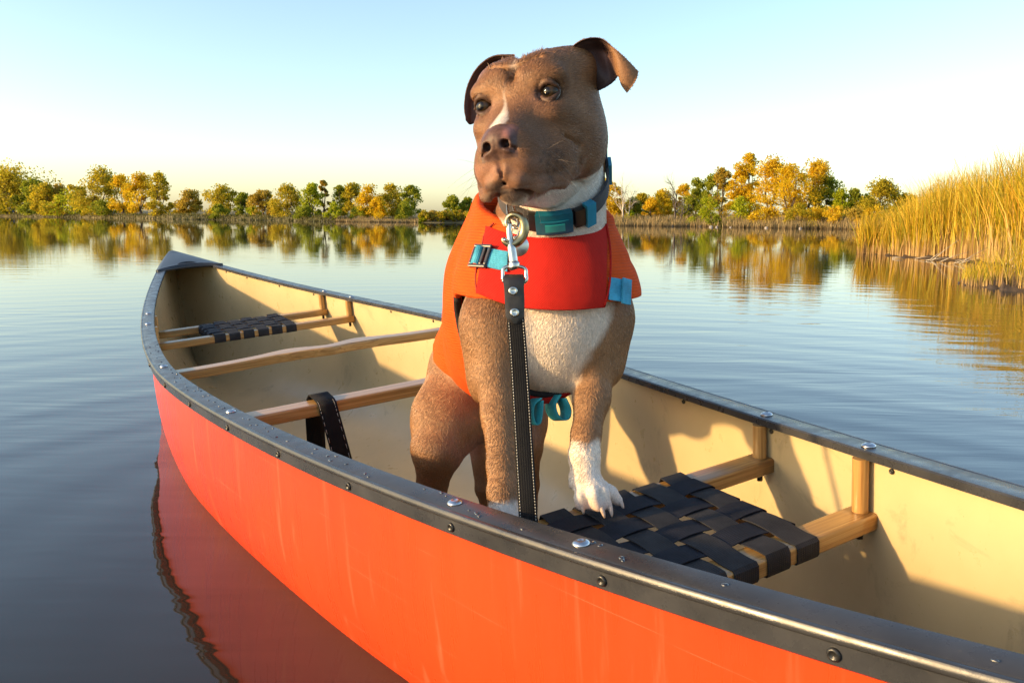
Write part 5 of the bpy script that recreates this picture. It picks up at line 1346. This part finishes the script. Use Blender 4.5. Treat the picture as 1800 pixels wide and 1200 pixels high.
T_LEFT = [
 (-22, 299, 90, 10, 'olive', 'big dark leafy tree cut by the left edge of the photo'),
 (28, 303, 104, 9, 'olive', 'broad rounded olive tree, largest at the left end of the shore'),
 (64, 318, 44, 14, 'green', 'dark tree peeping out behind the broad rounded olive tree'),
 (86, 327, 44, 8, 'olive', 'low tree just right of the broad rounded olive tree'),
 (109, 328, 30, 14, 'brown', 'thin airy tree with open top left of the tall yellow-green pair'),
 (143, 328, 26, 12, 'olive', 'small airy tree at the left foot of the tall yellow-green tree'),
 (178, 301, 66, 6, 'olive', 'tall yellow-green tree, left one of the tall group by the canoe bow'),
 (216, 312, 44, 8, 'yellow', 'yellow tree between the two tallest of the left group'),
 (250, 309, 46, 6, 'yellow', 'golden tree with a forked pale trunk in the tall left group'),
 (283, 307, 42, 7, 'olive', 'tall olive tree at the right end of the tall left group'),
 (337, 338, 38, 14, 'brown', 'lone thin brownish tree in the gap of the left shore'),
 (388, 329, 58, 9, 'olive', 'wide olive-yellow tree right of the gap in the left shore'),
 (427, 342, 28, 8, 'green', 'small round green tree beside the wide olive-yellow tree'),
 (463, 335, 40, 7, 'brown', 'open brownish tree with a dark trunk on the cut bank'),
 (505, 329, 52, 7, 'olive', 'spreading tree with dark trunk right of the open brownish one'),
 (549, 325, 38, 8, 'lime', 'bushy yellow-green tree next to the slim brown poplar'),
 (570, 318, 16, 11, 'brown', 'slim brown poplar standing above its neighbours'),
 (598, 326, 36, 10, 'green', 'grey-green tree behind the bright lime shrub'),
 (621, 325, 36, 10, 'olive', 'upright tree right of the grey-green tree'),
 (650, 331, 46, 7, 'yellow', 'golden tree left of the brightest yellow one'),
 (668, 348, 34, 4, 'yellow', 'brightest yellow tree reaching down to the water'),
 (690, 328, 46, 9, 'olive', 'tall tree rising behind the brightest yellow one'),
 (722, 327, 40, 7, 'green', 'green tree at the tip of the left point'),
 (795, 346, 34, 30, 'green', 'rounded green tree alone in the gap left of the dog'),
 (822, 351, 32, 32, 'green', 'green tree beside the dog shoulder'),
 (842, 355, 24, 33, 'olive', 'low tree nearest the dog collar on the left'),
]
for i, (u, v, w, b, k, lab) in enumerate(T_LEFT):
    make_tree(u, v, w, b, k, 'lake_tree', lab, 'tree', GL, 100 + i, low=.12 if w > 40 else .2, nclump=int(16 + w * .32), nleaf=80)
S_LEFT = [(100, 345, 52, 4, 'olive', 'rounded olive shrub below the airy tree'), (128, 341, 60, 5, 'lime', 'large pale willow shrub on the left bank'), (160, 352, 52, 4, 'olive', 'shrub under the tall yellow-green tree'), (190, 357, 46, 4, 'green', 'dark shrub right of the tall tree foot'), (52, 358, 46, 6, 'green', 'shrub in front of the broad olive tree'),
          (10, 352, 40, 8, 'green', 'shrub at the left end of the shore'), (318, 362, 26, 12, 'olive', 'low shrub in the gap beside the lone thin tree'), (384, 362, 30, 3, 'green', 'green shrub at the foot of the wide olive-yellow tree'), (445, 365, 26, 8, 'lime', 'small pale shrub before the cut bank'), (540, 366, 40, 4, 'green', 'grey-green shrub below the slim poplar'),
          (586, 356, 28, 2.2, 'lime', 'bright lime-green shrub at the water'), (632, 366, 30, 5, 'green', 'green shrub behind the dry grass of the point'), (712, 361, 44, 3, 'green', 'dense green shrub at the tip of the point'), (742, 378, 18, 2, 'lime', 'low lime shrub at the end of the point'), (480, 370, 24, 9, 'brown', 'low brownish shrub between two open trees')]
for i, (u, v, w, b, k, lab) in enumerate(S_LEFT): shrub(u, v, w, b, k, lab, 'shrubs on the left shore', 300 + i)
# long thicket across the gap
for i, u in enumerate(range(746, 872, 9)):
    shrub(u, 372 + 2.5 * math.sin(i * 1.7), 20, 2.0 + (i % 3), 'brown' if i % 3 else 'olive', ORD[13 - i] + ' shrub from the dog in the long low thicket on the far shore', 'thicket left of the dog', 340 + i, 8, 70)
T_RIGHT = [
 (1062, 318, 56, 7, 'orange', 'orange and green tree half hidden behind the dog neck'),
 (1088, 352, 40, 9, 'yellow', 'yellow tree behind the white dead trunk'),
 (1112, 352, 34, 11, 'green', 'small green tree right of the white dead trunk'),
 (1130, 341, 34, 13, 'olive', 'olive tree behind the orange ones of the right shore'),
 (1146, 350, 32, 9, 'orange', 'low orange tree left of the dark dead tree'),
 (1163, 337, 40, 12, 'yellow', 'thin yellow tree just behind the dark dead tree'),
 (1200, 328, 34, 13, 'orange', 'orange tree right behind the dark dead tree'),
 (1222, 316, 34, 9, 'green', 'pointed green tree on the right shore'),
 (1247, 309, 34, 10, 'green', 'second pointed green tree, beside the tawny poplar'),
 (1266, 297, 38, 10, 'brown', 'tawny poplar left of the tallest yellow tree'),
 (1296, 290, 40, 8, 'yellow', 'yellow tree leaning left beside the tallest one'),
 (1314, 273, 46, 9, 'yellow', 'tallest yellow tree on the right shore'),
 (1355, 282, 66, 8, 'orange', 'great orange tree in the middle of the right shore'),
 (1385, 296, 60, 6, 'yellow', 'dense gold tree in front of the great orange one'),
 (1412, 284, 62, 9, 'orange', 'big tree with thin crown leaning out to the right'),
 (1450, 315, 60, 9, 'green', 'airy green tree right of the orange group'),
 (1478, 334, 36, 8, 'lime', 'yellow-green tree right of the airy green one'),
 (1500, 334, 34, 10, 'green', 'dark green tree left of the reeds'),
 (1550, 322, 64, 10, 'olive', 'bushy olive tree standing above the first reeds'),
 (1524, 345, 30, 14, 'green', 'small tree between the dark green and bushy olive ones'),
 (1592, 345, 40, 12, 'olive', 'tree half hidden by the reed bed'),
]
for i, (u, v, w, b, k, lab) in enumerate(T_RIGHT):
    make_tree(u, v, w, b, k, 'lake_tree', lab, 'tree', GR, 500 + i, lean=.5 if u == 1412 else 0., low=.10, nclump=int(18 + w * .34), nleaf=90)
S_RIGHT = [(1240, 350, 62, 4, 'lime', 'bright lime shrub under the pointed green trees'), (1300, 352, 50, 4, 'lime', 'lime shrub below the tallest yellow tree'), (1345, 368, 44, 4, 'yellow', 'low golden shrub on the dry grass'), (1405, 365, 52, 2.5, 'olive', 'straggly yellowish shrub at the water'), (1440, 372, 50, 4, 'orange', 'russet shrub right of the straggly one'),
           (1475, 367, 54, 4, 'orange', 'tall russet shrub before the dark green tree'), (1505, 366, 44, 3, 'brown', 'brown shrub at the start of the reeds'), (1540, 366, 50, 3, 'orange', 'russet shrub behind the thin reeds'), (1206, 362, 28, 6, 'green', 'green shrub right of the dark dead tree'), (1110, 374, 22, 5, 'lime', 'small lime shrub by the white dead trunk'),
           (1258, 380, 24, 1.0, 'green', 'dark shrub hanging over the water'), (1590, 368, 60, 3, 'brown', 'brown shrub behind the reed bed')]
for i, (u, v, w, b, k, lab) in enumerate(S_RIGHT): shrub(u, v, w, b, k, lab, 'shrubs on the right shore', 700 + i)
bare_tree(1095, 296, 40, 4.5, 'dead_tree', 'bare white dead tree just right of the dog collar', 'dead trees', 31, M_pale)
bare_tree(1104, 318, 40, 4.8, 'dead_tree', 'slanting bare tree sharing the foot of the white one', 'dead trees', 36, M_pale, .25)
bare_tree(1186, 294, 54, 4.2, 'dead_tree', 'bare dark dead tree left of the green and yellow trees', 'dead trees', 33, M_darkbark, -.05)
bare_tree(1196, 345, 44, 4.4, 'dead_tree', 'low dark branching snag beside the bare dark tree', 'dead trees', 35, M_darkbark, .35)

# ---- blades of grass and reed
def blades(name, base, hgt, wid, bend, mat, seed, nseg=3):
    g_ = np.random.default_rng(seed); n = len(base); an = g_.uniform(0, 2 * math.pi, n); dirn = np.stack([np.cos(an), np.sin(an), np.zeros(n)], 1)
    fa = g_.uniform(0, 2 * math.pi, n); ac = np.stack([np.cos(fa), np.sin(fa), np.zeros(n)], 1); V = np.empty((n, (nseg + 1) * 2, 3), np.float32)
    for k in range(nseg + 1):
        t_ = k / nseg; c = base + np.stack([np.zeros(n), np.zeros(n), hgt * t_ * (1 - .12 * bend * t_)], 1) + dirn * (hgt * bend * t_ ** 2.2)[:, None]
        w = wid * (1 - .85 * t_ ** 1.5); V[:, 2 * k] = c - ac * w[:, None] * .5; V[:, 2 * k + 1] = c + ac * w[:, None] * .5
    m = (nseg + 1) * 2; F_ = np.concatenate([np.stack([np.arange(n) * m + 2 * k, np.arange(n) * m + 2 * k + 1, np.arange(n) * m + 2 * k + 3, np.arange(n) * m + 2 * k + 2], 1) for k in range(nseg)])
    o = np_mesh(name, V.reshape(-1, 3), F_, mat); a_ = o.data.attributes.new('along', 'FLOAT', 'POINT')
    a_.data.foreach_set('value', np.tile(np.repeat(np.linspace(0, 1, nseg + 1), 2), n).astype(np.float32)); return o
def blade_mat(name, low, cols, lowfrac=.3):
    t = NT(name); ge = t.n('ShaderNodeNewGeometry'); at_ = t.n('ShaderNodeAttribute'); at_.attribute_name = 'along'
    k = len(cols); c1 = t.ramp(ge.outputs['Random Per Island'], [(i / (k - 1), c) for i, c in enumerate(cols)])
    f_ = t.math('SUBTRACT', at_.outputs['Fac'], t.math('MULTIPLY', t.math('SUBTRACT', ge.outputs['Random Per Island'], .5), .3)); f_ = t.ramp(f_, [(lowfrac * .5, (0, 0, 0)), (lowfrac * 1.5, (1, 1, 1))])
    col = t.mix(f_, low, c1); t.set(color=col, rough=.55, spec=.3)
    tr = t.n('ShaderNodeBsdfTranslucent'); t.l(col, tr.inputs['Color']); mx = t.n('ShaderNodeMixShader'); mx.inputs[0].default_value = .3
    t.l(t.b.outputs[0], mx.inputs[1]); t.l(tr.outputs[0], mx.inputs[2]); t.l(mx.outputs[0], t.o.inputs['Surface']); return t.m
M_reed = blade_mat('reed_leaves', (.50, .33, .14), [(.18, .21, .010), (.46, .36, .014), (.64, .38, .018), (.28, .28, .014), (.70, .45, .05), (.46, .24, .02)])
M_dry = blade_mat('dry_grass', (.16, .11, .05), [(.30, .22, .10), (.42, .31, .15), (.24, .20, .07), (.36, .24, .10)])
M_green = blade_mat('bank_grass', (.06, .06, .02), [(.08, .09, .02), (.15, .14, .03), (.20, .15, .05)])
g_ = np.random.default_rng(77)
# reed bed: outline on the water from the photograph's bearings
edge = [on_z(u, v)[:2] for u, v in ((1506, 446), (1540, 447), (1575, 450), (1612, 453), (1660, 456), (1715, 461), (1765, 466), (1830, 476), (1950, 492))]
edge = np.array(edge); n = 15000
s_ = g_.random(n) ** .9 * (len(edge) - 1); i = np.minimum(s_.astype(int), len(edge) - 2); f_ = s_ - i; P = edge[i] * (1 - f_)[:, None] + edge[i + 1] * f_[:, None]
outw = P / np.linalg.norm(P, axis=1)[:, None]; rr = np.linalg.norm(P, axis=1)
uu = np.array([proj((p[0], p[1], 0.))[0] for p in P]); bk = g_.random(n) ** 1.3 * np.interp(uu, [1500, 1560, 1600, 1800], [.8, 1.2, 4.5, 5.5]); P = P + outw * bk[:, None]
hmax = np.interp(uu, [1500, 1560, 1590, 1640, 1720, 1800, 2000], [.95, 1.0, 1.30, 1.70, 1.95, 2.15, 2.2]); cid = (np.floor(P[:, 0] / .38) * 92821 + np.floor(P[:, 1] / .38) * 68917).astype(np.int64) % 997; ch_ = np.random.default_rng(8).uniform(.80, 1.12, 997)[cid]; hg = hmax * ch_ * (.56 + .42 * g_.random(n)); 
sel = (uu > 1590) | (g_.random(n) < .30); P, hg, uu = P[sel], hg[sel], uu[sel]
reeds = blades('reeds', np.concatenate([P, np.full((len(P), 1), -.08)], 1), hg, .014 * g_.uniform(.5, 1.9, len(P)), g_.uniform(.02, .50, len(P)) ** 1.5 * 1.25, M_reed, 5, 4)
tag(reeds, 'dense bed of tall yellow-green reeds standing in the water', kind='stuff')
# taller seed stalks above the bed
k = g_.choice(len(P), 260, replace=False); st = blades('reed_stalks', np.concatenate([P[k], np.full((len(k), 1), 0.)], 1), hg[k] * g_.uniform(1.10, 1.42, len(k)), np.full(len(k), .007), g_.uniform(.03, .35, len(k)), M_reed, 6, 5)
tag(st, 'thin reed stalks sticking up above the reed bed', kind='stuff')
# nearer clump on its mud islet
ic = [on_z(u, v)[:2] for u, v in ((1690, 502), (1740, 506), (1800, 512), (1900, 520))]; ic = np.array(ic); n = 700
s_ = g_.random(n) * (len(ic) - 1); i = np.minimum(s_.astype(int), len(ic) - 2); f_ = s_ - i; P2 = ic[i] * (1 - f_)[:, None] + ic[i + 1] * f_[:, None]; ow = P2 / np.linalg.norm(P2, axis=1)[:, None]; P2 = P2 + ow * (g_.random(n) * .9)[:, None]
u2 = np.array([proj((p[0], p[1], 0.))[0] for p in P2]); h2 = np.interp(u2, [1690, 1740, 1790, 1900], [.25, .42, .75, 1.0]) * (.45 + .55 * g_.random(n))
cl = blades('reed_clump', np.concatenate([P2, np.full((n, 1), 0.)], 1), h2, .008 * g_.uniform(.6, 1.4, n), g_.uniform(.05, .5, n), M_reed, 8, 4); tag(cl, 'ragged low reeds on the mud islet before the reed bed', kind='stuff')
M_mud = simple_mat('wet_mud', (.075, .048, .026), .6, .35, 12, .6, 30, .03)
def mound(name, line, wid, hgt, label, seed, mat):
    g2 = np.random.default_rng(seed); L = catmull(np.array(line), 40); V = []; Fc = []; m = 7
    for i, p in enumerate(L):
        ow = p / np.linalg.norm(p); e_ = math.sin(math.pi * i / 39) ** .4
        for j in range(m):
            q = j / (m - 1); V.append((*(p + ow * wid * (q - .12)), -.06 + (hgt * math.sin(math.pi * q) ** .6 + .06) * e_ * (1 + .35 * g2.standard_normal() * (0 < j < m - 1))))
    for i in range(39):
        for j in range(m - 1): Fc.append((i * m + j, i * m + j + 1, (i + 1) * m + j + 1, (i + 1) * m + j))
    o = mesh_obj(name, V, Fc, mat); tag(o, label, kind='structure'); return o
mound('mud_bank', [on_z(u, v)[:2] for u, v in ((1680, 500), (1740, 506), (1800, 512), (1950, 524))], 1.3, .05, 'low mud islet under the ragged reeds', 3, M_mud)
mound('mud_bank', [e * 1.004 for e in edge], 6.0, .06, 'muddy foot of the reed bed', 4, M_mud)
# broken stems lying at the foot of the reeds
BR = []
for q in range(16):
    u = g_.uniform(1540, 1790); v = np.interp(u, [1506, 1575, 1660, 1800], [447, 451, 457, 472]) + g_.uniform(0, 6); p = on_z(u, v); a_ = g_.uniform(-.5, .5); L = g_.uniform(.15, .5)
    d = np.array([math.cos(a_), math.sin(a_) * .5, g_.uniform(.05, .9)]); Vt, Ft = tube_vf([p + [0, 0, .01], p + d * L * .5 + [0, 0, .02], p + d * L], [.006, .005, .003], 5); o = mesh_obj('broken_reed', Vt, Ft, M_pale)
    BR.append((u, o))
for q, (u, o) in enumerate(sorted(BR, key=lambda e: e[0])): tag(o, 'pale broken reed stem at the foot of the reed bed, ' + ORD[q] + ' counted from the left', 'reed', 'broken reeds')
# grass along the banks
def bank_strip(name, u0, u1, n, b0, b1, h0_, h1_, mat, label, seed, w=.05):
    g2 = np.random.default_rng(seed); us = g2.uniform(u0, u1, n); bk = b0 + (b1 - b0) * g2.random(n) ** 1.2; B = []
    for u, b in zip(us, bk):
        th = bearing(u); r = shore_d(th) + b; B.append((r * math.sin(th), r * math.cos(th), max(-.02, ground_z(th, r) - .03)))
    o = blades(name, np.array(B), g2.uniform(h0_, h1_, n), np.full(n, w), g2.uniform(.05, .4, n), mat, seed + 1, 2); tag(o, label, kind='stuff'); return o
bank_strip('dry_grass', 1040, 1640, 9000, .2, 7, .25, .75, M_dry, 'tawny dry grass along the right bank', 41, .05)
bank_strip('dry_grass', 590, 735, 1800, .3, 4, .2, .5, M_dry, 'dry grass on the left point', 43, .06)
bank_strip('bank_grass', -200, 600, 9000, 1.2, 9, .15, .5, M_green, 'short green grass along the left bank', 45, .10)
# pale logs and stones at the right water line
M_stone = simple_mat('pale_stone', (.30, .27, .24), .8, .2, 6)
for q, (u, v, w) in enumerate(((1148, 397.5, 5), (1181, 398, 6), (1230, 398.5, 5), (1250, 399.5, 7), (1260, 399.7, 6), (1284, 400, 4), (1347, 401, 6), (1407, 402, 6))):
    p = on_z(u, v); bm = bmesh.new(); bmesh.ops.create_icosphere(bm, subdivisions=2, radius=1.0)
    for vv in bm.verts: vv.co *= 1 + .22 * mnoise.noise(vv.co * 1.7 + Vector((q * 3.1, 0, 0)))
    o = bm_obj('shore_stone', bm, M_stone); s0 = w * .5 * px_m(np.hypot(p[0], p[1])); o.scale = (s0, s0 * .8, s0 * .75); o.location = (p[0], p[1], s0 * .15); o.rotation_euler = (0, 0, q)
    tag(o, 'pale stone at the right shore water line, ' + ORD[q] + ' counted from the dog', 'stone', 'stones along the right shore')
# two cars parked far back under the left trees
def car(u, back, col, label, rz):
    base, r = site(u, back); base[2] += .12; root = empty('parked_car', tuple(base)); root.rotation_euler = (0, 0, rz); tag(root, label, 'car', 'cars under the left trees')
    pm = simple_mat('car_paint', col, .25, .05, 3, coat=.6); gm = simple_mat('car_glass', (.02, .025, .03), .08, .1, 3); tm = simple_mat('tyre', (.02, .02, .02), .8)
    prof = [(-2.1, .35), (-2.15, .75), (-1.95, .95), (-1.2, 1.0), (-.75, 1.42), (.75, 1.45), (1.5, 1.0), (2.1, .88), (2.2, .6), (2.15, .35)]
    V = [(x, sy * (.82 if z < 1.05 else .68), z) for sy in (-1, 1) for (x, z) in prof]; m = len(prof)
    Fc = [tuple(range(m)), tuple(range(2 * m - 1, m - 1, -1))] + [(i, m + i, m + (i + 1) % m, (i + 1) % m) for i in range(m)]
    o = mesh_obj('body', V, Fc, pm, root, False); b_ = o.modifiers.new('b', 'BEVEL'); b_.width = .08; b_.segments = 2
    for sy in (-1, 1): mesh_obj('window', [(-1.0, sy * .765, 1.03), (-.66, sy * .70, 1.36), (.66, sy * .70, 1.38), (1.25, sy * .775, 1.03)], [(0, 1, 2, 3)], gm, root, False)
    for x in (-1.3, 1.35):
        for sy in (-1, 1):
            Vt, Ft = lathe_vf([(.02, -.1), (.30, -.1), (.33, -.06), (.33, .06), (.30, .1), (.02, .1)], 16, (x, sy * .78, .33), (0, 1, 0)); mesh_obj('wheel', Vt, Ft, tm, root)
car(6, 7, (.05, .14, .36), 'blue car parked under the broad olive tree at the far left', .1)
car(50, 12, (.75, .75, .74), 'white car parked behind the shrubs of the left bank', .2)
